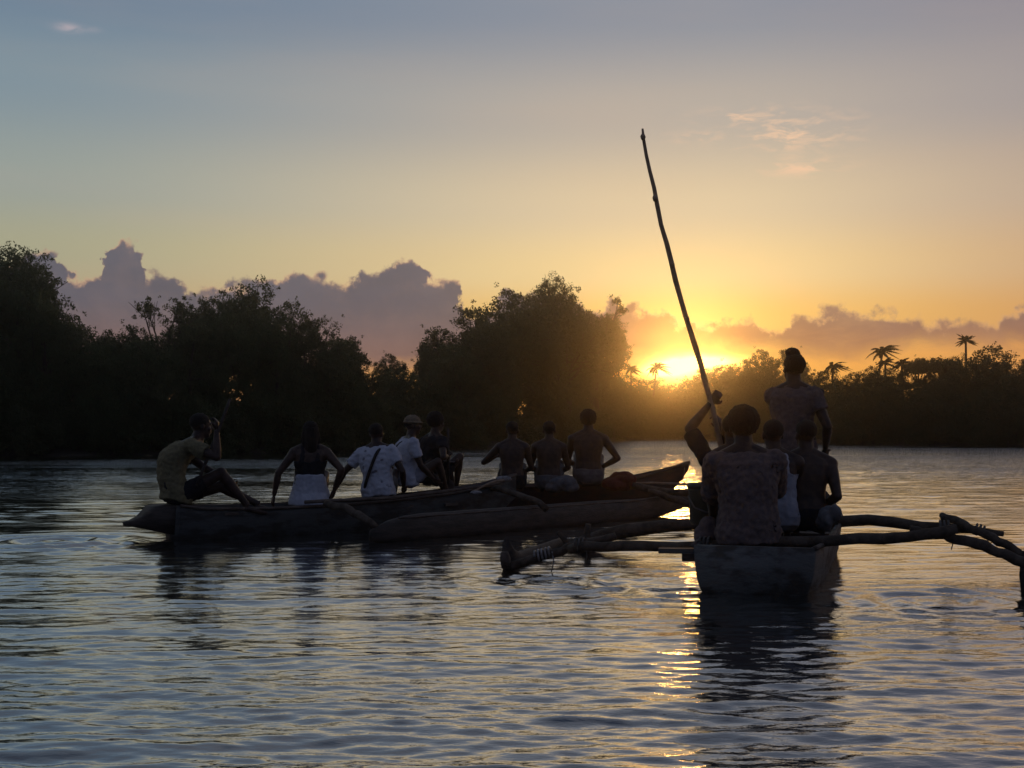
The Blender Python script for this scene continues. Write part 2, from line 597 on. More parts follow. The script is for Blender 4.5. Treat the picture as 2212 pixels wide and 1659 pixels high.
# ------------------------------------------------------------------ water
def build_water():
    ys = [-60, -30, -15, -8, -3, 0, 1.5, 2.5]
    y = 2.5
    while y < 55:
        y += 0.0036 * y
        ys.append(y)
    while y < 158:
        y += 0.012 * y
        ys.append(y)
    ys = np.array(ys)
    nx = 620
    u = np.linspace(-1, 1, nx)
    half = np.where(ys > 0, ys * 0.62 + 2.5, 2.5 + 40 * (np.clip(-ys, 0, 60) / 60))
    X = u[None, :] * half[:, None]
    Y = np.repeat(ys[:, None], nx, axis=1)
    dyv = np.gradient(ys)
    spac = np.maximum(dyv, 2 * half / nx)[:, None]
    Z = np.zeros_like(X)
    r = np.random.default_rng(5)
    patch = 0.0
    for k in range(7):
        a = r.uniform(0, 2 * PI); w = 2 * PI / r.uniform(5, 26)
        patch = patch + np.sin((X * math.cos(a) * 0.5 + Y * math.sin(a)) * w + r.uniform(0, 6.28))
    patch = 1.0 + 0.19 * patch
    patch = np.clip(patch, 0.35, 1.7)
    N = 90
    for k in range(N):
        lam = 0.09 * (1.15 / 0.09) ** (r.random() ** 1.1)
        a = PI / 2 + r.normal(0, 0.32) + 0.05
        kx, ky = math.cos(a) * 2 * PI / lam, math.sin(a) * 2 * PI / lam
        slope = 0.0092 * (lam / 0.32) ** -0.45
        amp = slope * lam / (2 * PI)
        fade = np.clip((lam / spac - 2.5) / 2.5, 0, 1)
        ph = r.uniform(0, 2 * PI)
        th = kx * X + ky * Y + ph + 0.8 * np.sin(0.35 * X * r.uniform(.5, 1.5) + ph) * 0.6
        s_ = np.sin(th)
        Z += amp * fade * patch * (s_ + 0.34 * (2 * s_ * s_ - 1))
    # rings where paddles and floats have stirred the surface
    for (cx, cy, amp, lam, wid) in RINGS:
        R = np.hypot(X - cx, (Y - cy))
        Z += amp * np.sin(2 * PI * R / lam) * np.exp(-(R / wid) ** 2) * np.clip(R / 0.2, 0, 1)
    nv = X.size
    co = np.stack([X.ravel(), Y.ravel(), Z.ravel()], 1).astype(np.float32)
    ny = len(ys)
    idx = np.arange(nv).reshape(ny, nx)
    q = np.stack([idx[:-1, :-1], idx[:-1, 1:], idx[1:, 1:], idx[1:, :-1]], -1).reshape(-1, 4).astype(np.int32)
    me = bpy.data.meshes.new('water')
    me.vertices.add(nv)
    me.vertices.foreach_set('co', co.ravel())
    me.loops.add(q.size)
    me.loops.foreach_set('vertex_index', q.ravel())
    me.polygons.add(len(q))
    me.polygons.foreach_set('loop_start', np.arange(0, q.size, 4, dtype=np.int32))
    me.polygons.foreach_set('loop_total', np.full(len(q), 4, dtype=np.int32))
    me.polygons.foreach_set('use_smooth', np.ones(len(q), dtype=bool))
    me.update()
    me.validate()
    m = bpy.data.materials.new('river_water')
    m.use_nodes = True
    w = G(m.node_tree)
    b = m.node_tree.nodes['Principled BSDF']
    b.inputs['Base Color'].default_value = (0.016, 0.020, 0.017, 1)
    b.inputs['Roughness'].default_value = 0.02
    b.inputs['IOR'].default_value = 2.9
    tcw = w.n('ShaderNodeTexCoord').outputs['Object']
    cd = w.n('ShaderNodeVectorMath', operation='LENGTH')
    w.put(cd.inputs[0], tcw)
    fa = w.noise(w.vscale(tcw, (1.0, 2.4, 1.0)), 12.0, 3.0, 0.55, 0.2)
    fb = w.noise(w.vscale(tcw, (1.0, 2.6, 1.0)), 1.6, 3.0, 0.6, 0.2)
    hgt = w.m('ADD', w.m('MULTIPLY', fa, 0.0036), w.m('MULTIPLY', fb, w.step(cd.outputs['Value'], 9.0, 55.0, 0.0, 0.13)))
    pt = w.noise(w.vscale(tcw, (0.25, 1.0, 1.0)), 0.16, 3.0, 0.6)
    bp = w.n('ShaderNodeBump')
    w.put(bp.inputs['Strength'], w.step(pt, 0.35, 0.65, 0.35, 1.0))
    bp.inputs['Distance'].default_value = 1.0
    w.put(bp.inputs['Height'], hgt)
    w.put(b.inputs['Normal'], bp.outputs[0])
    b.inputs['Coat Weight'].default_value = 1.0
    b.inputs['Coat Roughness'].default_value = 0.02
    b.inputs['Coat IOR'].default_value = 1.8
    w.put(b.inputs['Coat Normal'], bp.outputs[0])
    me.materials.append(m)
    o = bpy.data.objects.new('water', me)
    link(o)
    tag(o, kind='structure')
    o['label'] = 'rippled river water reflecting the sunset sky'
    return o


RINGS = [(-4.85, 13.1, 0.022, 0.38, 1.1), (-4.2, 12.7, 0.006, 0.26, 0.8), (0.35, 9.7, 0.010, 0.24, 0.75),
         (2.95, 8.6, 0.010, 0.22, 0.8), (1.25, 9.0, 0.009, 0.28, 0.7)]
build_water()

# ------------------------------------------------------------------ river banks
SHORE = [(-700, 990), (-300, 988), (0, 985), (400, 982), (750, 976), (1050, 967), (1230, 957), (1320, 949.5), (1480, 948), (1640, 952),
         (1800, 959.5), (2212, 963), (2600, 966), (3000, 968)]


def shore_y(x):
    for (a, b), (c, d) in zip(SHORE, SHORE[1:]):
        if a <= x <= c:
            return b + (d - b) * (x - a) / (c - a)
    return SHORE[0][1] if x < SHORE[0][0] else SHORE[-1][1]


def shore_d(x):
    return Wt(x, shore_y(x)).y


def build_bank():
    rows = []
    prof = [(-1.5, -0.35), (0.0, 0.02), (0.8, 0.22), (3, 0.45), (10, 0.8), (22, 1.0)]
    xs = np.linspace(-700, 3000, 150)
    pts = [Wt(x, shore_y(x)) for x in xs]
    vs, fs = [], []
    for i, p in enumerate(pts):
        d = Vector((p.x, p.y, 0)).normalized()
        for k, (o, z) in enumerate(prof):
            q = p + d * (o + random.uniform(-0.4, 0.4) * (k > 0))
            vs.append((q.x, q.y, z + random.uniform(-0.06, 0.10) * (k > 1)))
    n = len(prof)
    for i in range(len(pts) - 1):
        for k in range(n - 1):
            a = i * n + k
            fs.append((a, a + n, a + n + 1, a + 1))
    mb = MB(); mb.add(vs, fs)
    o = mb.build('riverbank', M['mud'])
    tag(o, kind='structure')
    o['label'] = 'low muddy bank under the dark trees'


build_bank()


# ------------------------------------------------------------------ vegetation
def leaf_quads(C, R, n_per, size, flat=0.75, seed=0):
    """leaves: diamond faces spread in clumps with centres C (k,3) and radii R"""
    r = np.random.default_rng(seed)
    k = len(C)
    cen = np.repeat(C, n_per, axis=0)
    rad = np.repeat(R, n_per)
    d = r.normal(size=(k * n_per, 3))
    d /= np.linalg.norm(d, axis=1, keepdims=True)
    rr = rad * r.random(k * n_per) ** 0.5
    d[:, 2] *= flat
    p = cen + d * rr[:, None]
    a = r.normal(size=p.shape); a /= np.linalg.norm(a, axis=1, keepdims=True)
    b = np.cross(a, r.normal(size=p.shape)); b /= np.linalg.norm(b, axis=1, keepdims=True)
    s = size * r.uniform(0.6, 1.4, size=(len(p), 1))
    a *= s; b *= s * 0.45
    V = np.stack([p - a, p + b, p + a, p - b], 1).reshape(-1, 3)
    return V


def quads_mesh(name, V, m):
    n = len(V) // 4
    me = bpy.data.meshes.new(name)
    me.vertices.add(len(V))
    me.vertices.foreach_set('co', V.astype(np.float32).ravel())
    me.loops.add(len(V))
    me.loops.foreach_set('vertex_index', np.arange(len(V), dtype=np.int32))
    me.polygons.add(n)
    me.polygons.foreach_set('loop_start', np.arange(0, len(V), 4, dtype=np.int32))
    me.polygons.foreach_set('loop_total', np.full(n, 4, dtype=np.int32))
    me.update()
    me.materials.append(m)
    return me


def crown_variant(seed, nclump, n_per, size, clump_r, base=0.10, shape='round', m='leaf'):
    """unit-height tree (z 0..1, half width about 0.45): (crown mesh, trunk mesh)"""
    r = np.random.default_rng(seed)
    # a few big lobes make the outline uneven
    lobes = []
    if shape == 'round':
        nl = 8
        for i in range(nl):
            a = r.uniform(0, 2 * PI)
            q = r.uniform(0.12, 0.30)
            z = r.uniform(0.30, 0.74)
            q *= (1.15 - 0.55 * abs(z - 0.5))
            lobes.append((q * math.cos(a), q * math.sin(a), z, r.uniform(0.14, 0.24)))
        lobes.append((r.uniform(-.1, .1), 0, 0.80, 0.19))
    elif shape == 'bush':
        for i in range(11):
            a = r.uniform(0, 2 * PI)
            q = r.uniform(0.05, 0.45)
            lobes.append((q * math.cos(a), q * math.sin(a) * 0.7, r.uniform(0.12, 0.68), r.uniform(0.18, 0.32)))
    elif shape == 'sparse':
        for i in range(9):
            a = r.uniform(0, 2 * PI)
            q = r.uniform(0.12, 0.34)
            z = r.uniform(0.42, 0.86)
            lobes.append((q * math.cos(a), q * math.sin(a), z, r.uniform(0.07, 0.14)))
    elif shape == 'umbrella':
        for i in range(9):
            a = r.uniform(0, 2 * PI)
            q = r.uniform(0.1, 0.48)
            lobes.append((q * math.cos(a), q * math.sin(a), r.uniform(0.74, 0.88), r.uniform(0.12, 0.17)))
    L = np.array(lobes)
    wts = L[:, 3] ** 2.2
    wts /= wts.sum()
    pick = r.choice(len(L), nclump, p=wts)
    d = r.normal(size=(nclump, 3)); d /= np.linalg.norm(d, axis=1, keepdims=True)
    rad = L[pick, 3] * r.random(nclump) ** 0.38
    if shape == 'umbrella':
        d[:, 2] *= 0.45
    C = L[pick, :3] + d * rad[:, None]
    C[:, 2] = np.clip(C[:, 2], 0.02 if shape == 'bush' else base, 0.985)
    R = clump_r * r.uniform(0.6, 1.35, nclump)
    V = leaf_quads(C, R, n_per, size, seed=seed + 1)
    # single twigs poking out
    tips = C[r.choice(nclump, nclump // 6)]
    T2 = tips + r.normal(size=tips.shape) * clump_r * 1.1 + np.array([0, 0, clump_r * 0.7])
    V = np.concatenate([V, leaf_quads(T2, np.full(len(T2), clump_r * 0.5), max(4, n_per // 5), size, seed=seed + 2)])
    crown = quads_mesh('crown', V, M[m])
    mb = MB()
    rs = random.Random(seed)
    if shape == 'bush':
        for i in range(7):
            a = rs.uniform(0, 2 * PI)
            e = Vector((math.cos(a) * 0.3, math.sin(a) * 0.2, 0.5))
            mb.tube([(e.x * 0.3, e.y * 0.3, -0.03), e * 0.5 + Vector((0, 0, .05)), e], [0.012, 0.009, 0.004], 5)
    else:
        hub = Vector((rs.uniform(-.03, .03), 0, 0.30 if shape != 'umbrella' else 0.5))
        mb.tube([(0, 0, -0.03), (0.015, 0.01, hub.z * 0.5), hub], [0.032, 0.024, 0.018], 7, 0.08)
        for l in lobes:
            e = Vector(l[:3])
            mid_ = hub.lerp(e, 0.5) + Vector((rs.uniform(-.03, .03), rs.uniform(-.03, .03), rs.uniform(-.02, .04)))
            mb.tube([hub, mid_, e], [0.014, 0.010, 0.004], 5, 0.06)
            for j in range(4):
                q = e + Vector([rs.uniform(-1, 1) for _ in range(3)]) * l[3]
                mb.tube([mid_.lerp(e, rs.uniform(.2, .9)), q], [0.006, 0.002], 4)
    tm = mb.mesh('trunk')
    tm.materials.append(M['bark'])
    return crown, tm


VAR = {
    'r0': crown_variant(101, 340, 62, 0.0115, 0.060),
    'r1': crown_variant(202, 360, 60, 0.0110, 0.058),
    'r2': crown_variant(303, 330, 62, 0.0115, 0.062, m='leaf2'),
    'r3': crown_variant(404, 350, 60, 0.0110, 0.058, m='leaf2'),
    's0': crown_variant(505, 90, 42, 0.0130, 0.046, shape='sparse', m='leaf2'),
    's1': crown_variant(606, 110, 42, 0.0130, 0.046, shape='sparse'),
    'b0': crown_variant(707, 300, 60, 0.0190, 0.085, shape='bush'),
    'b1': crown_variant(808, 300, 60, 0.0190, 0.085, shape='bush'),
    'b2': crown_variant(909, 300, 60, 0.0190, 0.085, shape='bush', m='leaf2'),
    'u0': crown_variant(1001, 200, 60, 0.0130, 0.050, shape='umbrella', m='leaf'),
}


def tree(x, ytop, wpx, back, var, label, group=None, name='mangrove_tree', cat='tree', sink=0.0):
    d = shore_d(min(max(x, -300), 2600)) + back
    top = P(x, ytop, d)
    H = top.z - (0.3 + sink)
    half = wpx / 2 / FPX * d
    s_w = half / 0.40 if not var.startswith('b') else half / 0.6
    hc = min(H, s_w * (1.15 if not var.startswith('b') else 3.0))
    root = thing(name, label, cat, (top.x, d, 0.3 + sink), group)
    root.rotation_euler = (0, 0, random.uniform(0, 2 * PI))
    cr, tr = VAR[var]
    c = bpy.data.objects.new('crown', cr); link(c, root)
    c.scale = (s_w, s_w, hc / 0.97)
    c.location = (0, 0, H - hc)
    t = bpy.data.objects.new('trunk', tr); link(t, root)
    t.scale = (s_w, s_w, hc / 0.97)
    t.location = (0, 0, H - hc)
    if H - hc > 0.4:
        bole = MB()
        bole.tube([(0.05, 0.03, -0.4), (0, 0.05, (H - hc) * .5), (0, 0, H - hc + .1)], [s_w * .045, s_w * .036, s_w * .032], 7, .06)
        bole.build('lower_trunk', M['bark'], root)
    return root


random.seed(21)
# trees one can tell apart along the skyline: x, y of the top, width, metres behind the shore, kind, label
SKY = [
    (-70, 545, 260, 3, 'r0', 'dark mangrove cut by the left edge of the photo'),
    (28, 532, 150, 4, 'r1', 'tallest leafy tree at the far left bank'),
    (-10, 600, 220, 2, 'r3', 'broad tree in front of the tallest tree at far left'),
    (105, 622, 170, 4, 'r2', 'tree stepping down right of the tallest left tree'),
    (180, 688, 150, 5, 'r0', 'rounded tree on the falling slope of the left clump'),
    (238, 722, 120, 5, 'r1', 'low tree at the notch between the left clumps'),
    (348, 628, 120, 4, 's0', 'sparse open tree with bare branches against the purple cloud'),
    (300, 708, 130, 4, 'r2', 'low bushy tree under the sparse open tree'),
    (410, 655, 140, 4, 'r3', 'leafy tree just right of the sparse open tree'),
    (480, 640, 130, 6, 'r0', 'leafy tree left of the highest crown of the second clump'),
    (556, 610, 160, 5, 'r1', 'highest round crown of the second clump'),
    (628, 655, 140, 5, 'r2', 'tree right of the highest crown of the second clump'),
    (690, 686, 130, 5, 'r3', 'tree on the right shoulder of the second clump'),
    (735, 728, 110, 4, 'r0', 'drooping tree near the right end of the second clump'),
    (766, 722, 70, 4, 's1', 'thin open tree at the right end of the second clump'),
    (845, 767, 80, 6, 'r2', 'small tree alone in the gap between two clumps'),
    (884, 782, 50, 6, 's0', 'smallest shrub-like tree in the gap left of the big tree'),
    (925, 752, 80, 6, 'r1', 'low tree at the left foot of the big middle tree'),
    (968, 704, 120, 6, 'r0', 'left shoulder crown of the big middle clump'),
    (1035, 660, 140, 5, 'r3', 'rounded crown left in the big middle clump'),
    (1112, 632, 150, 6, 'r2', 'wide crown in the centre of the big middle clump'),
    (1198, 596, 110, 6, 'r1', 'tallest crown sticking up from the middle clump'),
    (1200, 640, 200, 5, 'r0', 'dense crown beneath the tallest middle crown'),
    (1278, 632, 120, 5, 's1', 'loose leafy crown right of the tallest middle crown'),
    (1265, 660, 130, 5, 'r3', 'dense crown at the right of the middle clump'),
    (1314, 680, 90, 4, 'r2', 'outermost right crown of the middle clump beside the sun'),
    (1336, 738, 60, 4, 's0', 'thin see-through tree left of the setting sun'),
    (1548, 786, 110, 1, 'r0', 'low rounded tree right of the setting sun'),
    (1600, 792, 70, -1, 'r1', 'small tree between the sun and the standing person'),
    (1650, 758, 90, 0, 'r2', 'leafy tree just left of the standing person'),
    (1700, 752, 90, 0, 'r3', 'leafy tree behind the head of the standing person'),
    (1752, 786, 60, 2, 's1', 'small open tree right of the standing person'),
    (1985, 770, 80, 3, 'u0', 'flat topped tree right of the two palms'),
    (2035, 763, 90, 3, 'u0', 'flat topped tree left of the mop headed palm'),
    (2075, 768, 80, 4, 'r1', 'rounded tree under the mop headed palm'),
    (2150, 750, 140, 3, 'r2', 'large domed tree near the right edge of the photo'),
    (2230, 772, 100, 3, 'r3', 'domed tree cut by the right edge of the photo'),
]
for (x, y, w, b, v, lab) in SKY:
    tree(x, y, w * (1.28 if w > 100 else 1.1), b, v, lab)


def interp(lst, x):
    for (a, b), (c, d) in zip(lst, lst[1:]):
        if a <= x <= c:
            return b + (d - b) * (x - a) / (c - a)
    return lst[-1][1] if x > lst[-1][0] else lst[0][1]


# dense ranks behind and below the skyline
FILL = [(-300, 570), (0, 590), (60, 625), (120, 670), (200, 728), (260, 752), (330, 715), (420, 690), (500, 672), (560, 652), (640, 690), (700, 722),
        (760, 768), (800, 800), (900, 800), (935, 778), (980, 728), (1040, 692), (1110, 668), (1200, 655), (1280, 668), (1312, 715), (1340, 790), (1378, 812),
        (1400, 816), (1500, 818), (1545, 812), (1620, 800), (1700, 794), (1780, 800), (2000, 792), (2100, 786), (2212, 786), (2600, 786)]
x = -280
i = 0
while x < 2560:
    w = random.uniform(95, 135) if x < 1350 else random.uniform(70, 100)
    y = interp(FILL, x) + random.uniform(-4, 12)
    tree(x, y, w * 1.25, random.uniform(1, 3), ['r0', 'r2', 'r1', 'r3'][i % 4],
         'dark tree in the unbroken belt of mangroves on the bank', 'trees in the mangrove belt along the bank')
    x += w * 0.55
    i += 1
# a second, lower rank so that the belt stays closed below the tall crowns
x = -292
i = 0
while x < 2560:
    w = random.uniform(110, 150)
    y = 0.5 * interp(FILL, x) + 0.5 * 845 + random.uniform(-8, 10)
    tree(x, y, w * 1.2, random.uniform(0.8, 1.8), ['b1', 'b2', 'b0', 'b1'][i % 4],
         'dark tree in the unbroken belt of mangroves on the bank', 'trees in the mangrove belt along the bank')
    x += w * 0.55
    i += 1
# low thicket at the water's edge
x = -260
i = 0
while x < 2560:
    d = shore_d(x)
    w = random.uniform(110, 160) if x < 1250 else random.uniform(80, 110)
    y = (FILL and interp([(-300, 800), (700, 850), (1250, 862), (1400, 850), (2600, 840)], x)) + random.uniform(-14, 14)
    r = tree(x, y, w * 1.3, 0.3 + random.uniform(0, 1.0), ['b0', 'b1', 'b2'][i % 3],
             'low dark mangrove bush hanging over the waterline', 'mangrove bushes along the waterline',
             name='mangrove_bush', cat='bush', sink=-0.35)
    x += w * 0.5
    i += 1


def palm(x, ytop, rpx, back, label, seed, mop=False, lean=0.0):
    d = shore_d(x) + back
    top = P(x, ytop, d)
    R = rpx * 1.12 / FPX * d
    wind = Vector((R * 0.30, 0, 0)) if not mop else Vector((0, 0, 0))
    rs = random.Random(seed)
    root = thing('palm_tree', label, 'palm tree', (top.x, d, 0.5), 'palms standing above the far trees')
    H = top.z - 0.5 - R * 0.55
    mb = MB()
    crown_c = Vector((lean, 0, H))
    mb.tube([(0, 0, -0.3), (lean * 0.2, 0, H * 0.5), crown_c], [0.15, 0.10, 0.08], 8, 0.03)
    mb.build('trunk', M['bark'], root)
    fr = MB()
    n = 36 if mop else 30
    for k in range(n):
        a = 2 * PI * k / n + rs.uniform(-.2, .2)
        up = rs.uniform(-0.35, 1.35) if not mop else rs.uniform(-0.3, 1.3)
        L = R * rs.uniform(0.85, 1.15)
        rag = rs.uniform(0.6, 1.1)
        pts = []
        for j in range(7):
            t = j / 6
            h = L * (math.sin(up) * t - (0.55 if not mop else 0.30) * t * t)
            q = L * (math.cos(up) * t + 0.18 * t)
            pts.append(crown_c + Vector((math.cos(a) * q * rag, math.sin(a) * q * rag, h * rag)) + wind * t * t)
        fr.tube(pts, [0.03, 0.03, 0.025, 0.02, 0.015, 0.012, 0.008], 3)
        for j in range(1, 44):
            t = j / 44
            i0 = min(5, int(t * 6)); u = t * 6 - i0
            p = pts[i0].lerp(pts[i0 + 1], u)
            dr = (pts[i0 + 1] - pts[i0]).normalized()
            sd_ = dr.cross(Vector((0, 0, 1))).normalized()
            ll = L * 0.24 * math.sin(PI * min(1, t * 0.9 + 0.12)) * rs.uniform(.7, 1.1)
            for s_ in (-1, 1):
                e = p + sd_ * s_ * ll * 0.7 + dr * ll * 0.5 + Vector((0, 0, -ll * rs.uniform(.2, .6)))
                wv_ = dr * 0.04
                fr.add([p - wv_, p + wv_, e], [(0, 1, 2)])
    me = bpy.data.meshes.new('crown')
    me.from_pydata(fr.v, [], fr.f)
    me.materials.append(M['frond'])
    link(bpy.data.objects.new('crown', me), root)
    return root


palm(1408, 779, 24, 0, 'small palm silhouetted at the left side of the sun', 1, lean=0.5)
palm(1363, 786, 20, 1, 'low palm between the middle clump and the sun', 2)
palm(1885, 738, 32, 6, 'tall windswept palm standing over the right treeline', 3, lean=0.8)
palm(1912, 770, 22, 5, 'short palm right beside the tall windswept palm', 4)
palm(1798, 776, 24, 4, 'small palm left of the tall windswept palm', 5)
palm(1948, 772, 24, 4, 'small palm left of the flat topped trees', 6)
palm(2086, 722, 21, 6, 'mop headed palm on a thin trunk above the right trees', 7, mop=True)


# ------------------------------------------------------------------ people
def ik(a, c, l1, l2, hint):
    """middle joint of a two-bone chain from a to c bending toward hint"""
    a, c, hint = Vector(a), Vector(c), Vector(hint)
    v = c - a
    d = v.length
    mx = (l1 + l2) * 0.995
    if d > mx:
        c = a + v * (mx / d)
        v = c - a
        d = mx
    v.normalize()
    x = (l1 * l1 - l2 * l2 + d * d) / (2 * d)
    h = math.sqrt(max(0.0, l1 * l1 - x * x))
    pn = hint - v * hint.dot(v)
    if pn.length < 1e-4:
        pn = Vector((0, 0, -1)) - v * (-v.z)
    pn.normalize()
    return a + v * x + pn * h, c


def frame_rot(x, y, z):
    return Matrix((x, y, z)).transposed()


def add_hand(mb, wrist, d, nrm, side, k, curl=0.9):
    """palm, four unequal fingers, thumb. d along the hand, nrm out of the palm"""
    d = d.normalized()
    nrm = (nrm - d * nrm.dot(d)).normalized()
    s_ = d.cross(nrm).normalized() * side
    R_ = frame_rot(s_, nrm, d)
    mb.ell(wrist + d * 0.050 * k, (0.040 * k, 0.018 * k, 0.055 * k), R_)
    for i, (off, L) in enumerate(((-0.029, 0.066), (-0.010, 0.078), (0.010, 0.073), (0.029, 0.056))):
        p = wrist + d * 0.088 * k + s_ * off * k
        c1 = curl * 0.45
        d1 = (d * math.cos(c1) + nrm * math.sin(c1)).normalized()
        c2 = curl * 1.25
        d2 = (d * math.cos(c2) + nrm * math.sin(c2)).normalized()
        q = p + d1 * L * 0.52 * k
        e = q + d2 * L * 0.52 * k
        mb.tube([p - d1 * 0.02 * k, p, q, e], [0.010 * k, 0.010 * k, 0.0092 * k, 0.0075 * k], 7)
    p = wrist + d * 0.030 * k - s_ * 0.030 * k
    td = (d * 0.7 - s_ * 0.7 + nrm * 0.35).normalized()
    q = p + td * 0.038 * k
    e = q + (d * 0.8 - s_ * 0.1 + nrm * 0.6).normalized() * 0.030 * k
    mb.tube([p, q, e], [0.013 * k, 0.0115 * k, 0.009 * k], 7)


def person(label, pelvis, yaw, top=None, bottom=None, lean=(8, 0), hunch=0.03, head=(0, 0), handL=None, handR=None,
           footL=None, footR=None, elL=None, elR=None, k=1.0, skin='skin', hair='short', curl=0.8, sleeves=0.55,
           legs_len=0.6, tank=False, skirt=None, voxel=0.009, knL=None, knR=None, cap=None, strap=None, broad=1.0, loose=0.018):
    """yaw: heading in degrees, 0 = looking away from the camera (+Y), 90 = toward picture right (+X).
    hands and feet are world points; lean = (forward, toward own left) degrees"""
    pelvis = Vector(pelvis)
    ya = math.radians(yaw)
    F = Vector((math.sin(ya), math.cos(ya), 0))
    U = Vector((0, 0, 1))
    Lf = U.cross(F)
    lf, ls = math.radians(lean[0]), math.radians(lean[1])
    Tt = (U + F * math.tan(lf) + Lf * math.tan(ls)).normalized()
    Fd = (F - Tt * F.dot(Tt)).normalized()
    Ll = Tt.cross(Fd).normalized()

    def spine(h):                 # h in metres above the pelvis
        t = h / 0.5
        return pelvis + Tt * h * k - Fd * hunch * k * math.sin(min(1, max(0, t)) * PI) + Fd * hunch * k * max(0, t - 0.8) * 1.5

    def ring(h, a, b, fwd=0.0, n=20, grow=0.0):
        c = spine(h) + Fd * fwd * k
        out_ = []
        for j in range(n):
            th = 2 * PI * j / n
            cx, sx = math.cos(th), math.sin(th)
            ex = 0.85
            px = math.copysign(abs(cx) ** ex, cx) * (a * k + grow)
            py = math.copysign(abs(sx) ** ex, sx) * (b * k + grow)
            out_.append(c + Ll * px + Fd * py)
        return out_
    bw = broad
    prof = [(-0.10, .10, .09, 0), (-0.06, .155, .115, 0), (0.0, .172 * min(1.06, bw), .125, -.01), (0.07, .162, .118, 0), (0.16, .142 * bw, .105, 0.01),
            (0.25, .150 * bw, .108, .012), (0.34, .168 * bw, .115, .01), (0.42, .178 * bw, .108, 0), (0.465, .165 * bw, .085, -.005),
            (0.495, .105, .070, -.005), (0.52, .062, .060, 0)]
    mb = MB()
    mb.loft([ring(*q) for q in prof])
    nb = spine(0.50)
    hy, hp = math.radians(head[0]), math.radians(head[1])
    hF = (F * math.cos(hy) - Lf * math.sin(hy))
    hF = (hF * math.cos(hp) + U * math.sin(hp)).normalized()
    hL = U.cross(hF).normalized()
    hU = hF.cross(hL).normalized()
    neck_dir = (Tt * 0.6 + hU * 0.4 + hF * 0.15).normalized()
    skull = nb + neck_dir * 0.158 * k
    mb.tube([nb - Tt * 0.04 * k, nb + neck_dir * 0.04 * k, skull - hU * 0.02 * k], [.075 * k, .062 * k, .058 * k], 12)
    R_ = frame_rot(hL, hF, hU)

    def hp_(x, y, z):
        return skull + (hL * x + hF * y + hU * z) * k
    mb.ell(hp_(0, -0.012, 0.032), (.077 * k, .096 * k, .088 * k), R_)       # skull
    mb.ell(hp_(0, 0.026, -0.028), (.060 * k, .068 * k, .085 * k), R_)       # face and jaw
    mb.ell(hp_(0, 0.060, -0.082), (.027 * k, .026 * k, .022 * k), R_)       # chin
    mb.tube([hp_(0, .088, .022), hp_(0, .104, -.008), hp_(0, .110, -.020)], [.008 * k, .012 * k, .017 * k], 8)   # nose
    mb.ell(hp_(0, .088, -.050), (.024 * k, .014 * k, .011 * k), R_)         # lips
    mb.ell(hp_(0, .082, .036), (.050 * k, .014 * k, .010 * k), R_)          # brow
    for s_ in (-1, 1):
        mb.ell(hp_(.078 * s_, -.006, -.006), (.010 * k, .019 * k, .032 * k), R_)   # ears
        mb.ell(hp_(.040 * s_, .066, -.018), (.022 * k, .018 * k, .020 * k), R_)    # cheeks
    # arms
    arms = []
    for s_, hand, hint in ((1, handL, elL), (-1, handR, elR)):
        sh = spine(0.435) + Ll * (0.178 * s_ * bw * k)
        if hand is None:
            hand = pelvis + F * 0.30 * k + Lf * 0.13 * s_ * k + U * 0.10 * k
        if hint is None:
            hint = Lf * s_ * 0.7 - F * 0.4 - U * 0.8
        el_, wr = ik(sh, hand, 0.285 * k, 0.25 * k, hint)
        arms.append((s_, sh, el_, wr))
        mb.tube([nb + neck_dir * 0.035 * k, sh + Tt * 0.012 * k], [.050 * k, .050 * k], 10)
        mb.ell(sh, (.062 * k, .060 * k, .060 * k))
        mb.tube([sh + (sh - el_) * .02, sh.lerp(el_, .3), sh.lerp(el_, .75), el_], [.056 * k, .053 * k, .043 * k, .038 * k], 12)
        mb.ell(el_, (.039 * k,) * 3)
        mb.tube([el_, el_.lerp(wr, .25), el_.lerp(wr, .75), wr], [.038 * k, .041 * k, .030 * k, .025 * k], 12)
        fd = (wr - el_).normalized()
        nrm = -hint if abs(Vector(hint).normalized().dot(fd)) < 0.95 else Fd
        add_hand(mb, wr, fd, Vector(nrm), s_, k, curl)
    # legs
    legs = []
    for s_, foot, hint in ((1, footL, knL), (-1, footR, knR)):
        hipj = pelvis + Ll * 0.095 * s_ * k - U * 0.02 * k
        if foot is None:
            foot = pelvis + F * 0.50 * k + Lf * 0.12 * s_ * k - U * 0.28
        hint = Vector(hint) if hint is not None else (F * 0.4 + U * 1.0 + Lf * 0.15 * s_)
        kn, an = ik(hipj, foot, 0.42 * k, 0.40 * k, hint)
        legs.append((s_, hipj, kn, an))
        mb.ell(hipj, (.085 * k,) * 3)
        mb.tube([hipj, hipj.lerp(kn, .35), hipj.lerp(kn, .8), kn], [.085 * k, .078 * k, .058 * k, .053 * k], 12)
        mb.ell(kn, (.055 * k,) * 3)
        mb.tube([kn, kn.lerp(an, .3), kn.lerp(an, .8), an], [.050 * k, .052 * k, .034 * k, .032 * k], 12)
        fd = (F + Vector((0, 0, -0.12))).normalized()
        mb.tube([an - fd * .045 * k - U * .03 * k, an + fd * .03 * k - U * .03 * k, an + fd * .12 * k - U * .045 * k, an + fd * .19 * k - U * .05 * k],
                [.030 * k, .036 * k, .034 * k, .020 * k], 10, squash=0.75)
    root = thing('person', label, 'person', tuple(pelvis))
    remesh(mb, 'body', M[skin], voxel, root, 3)

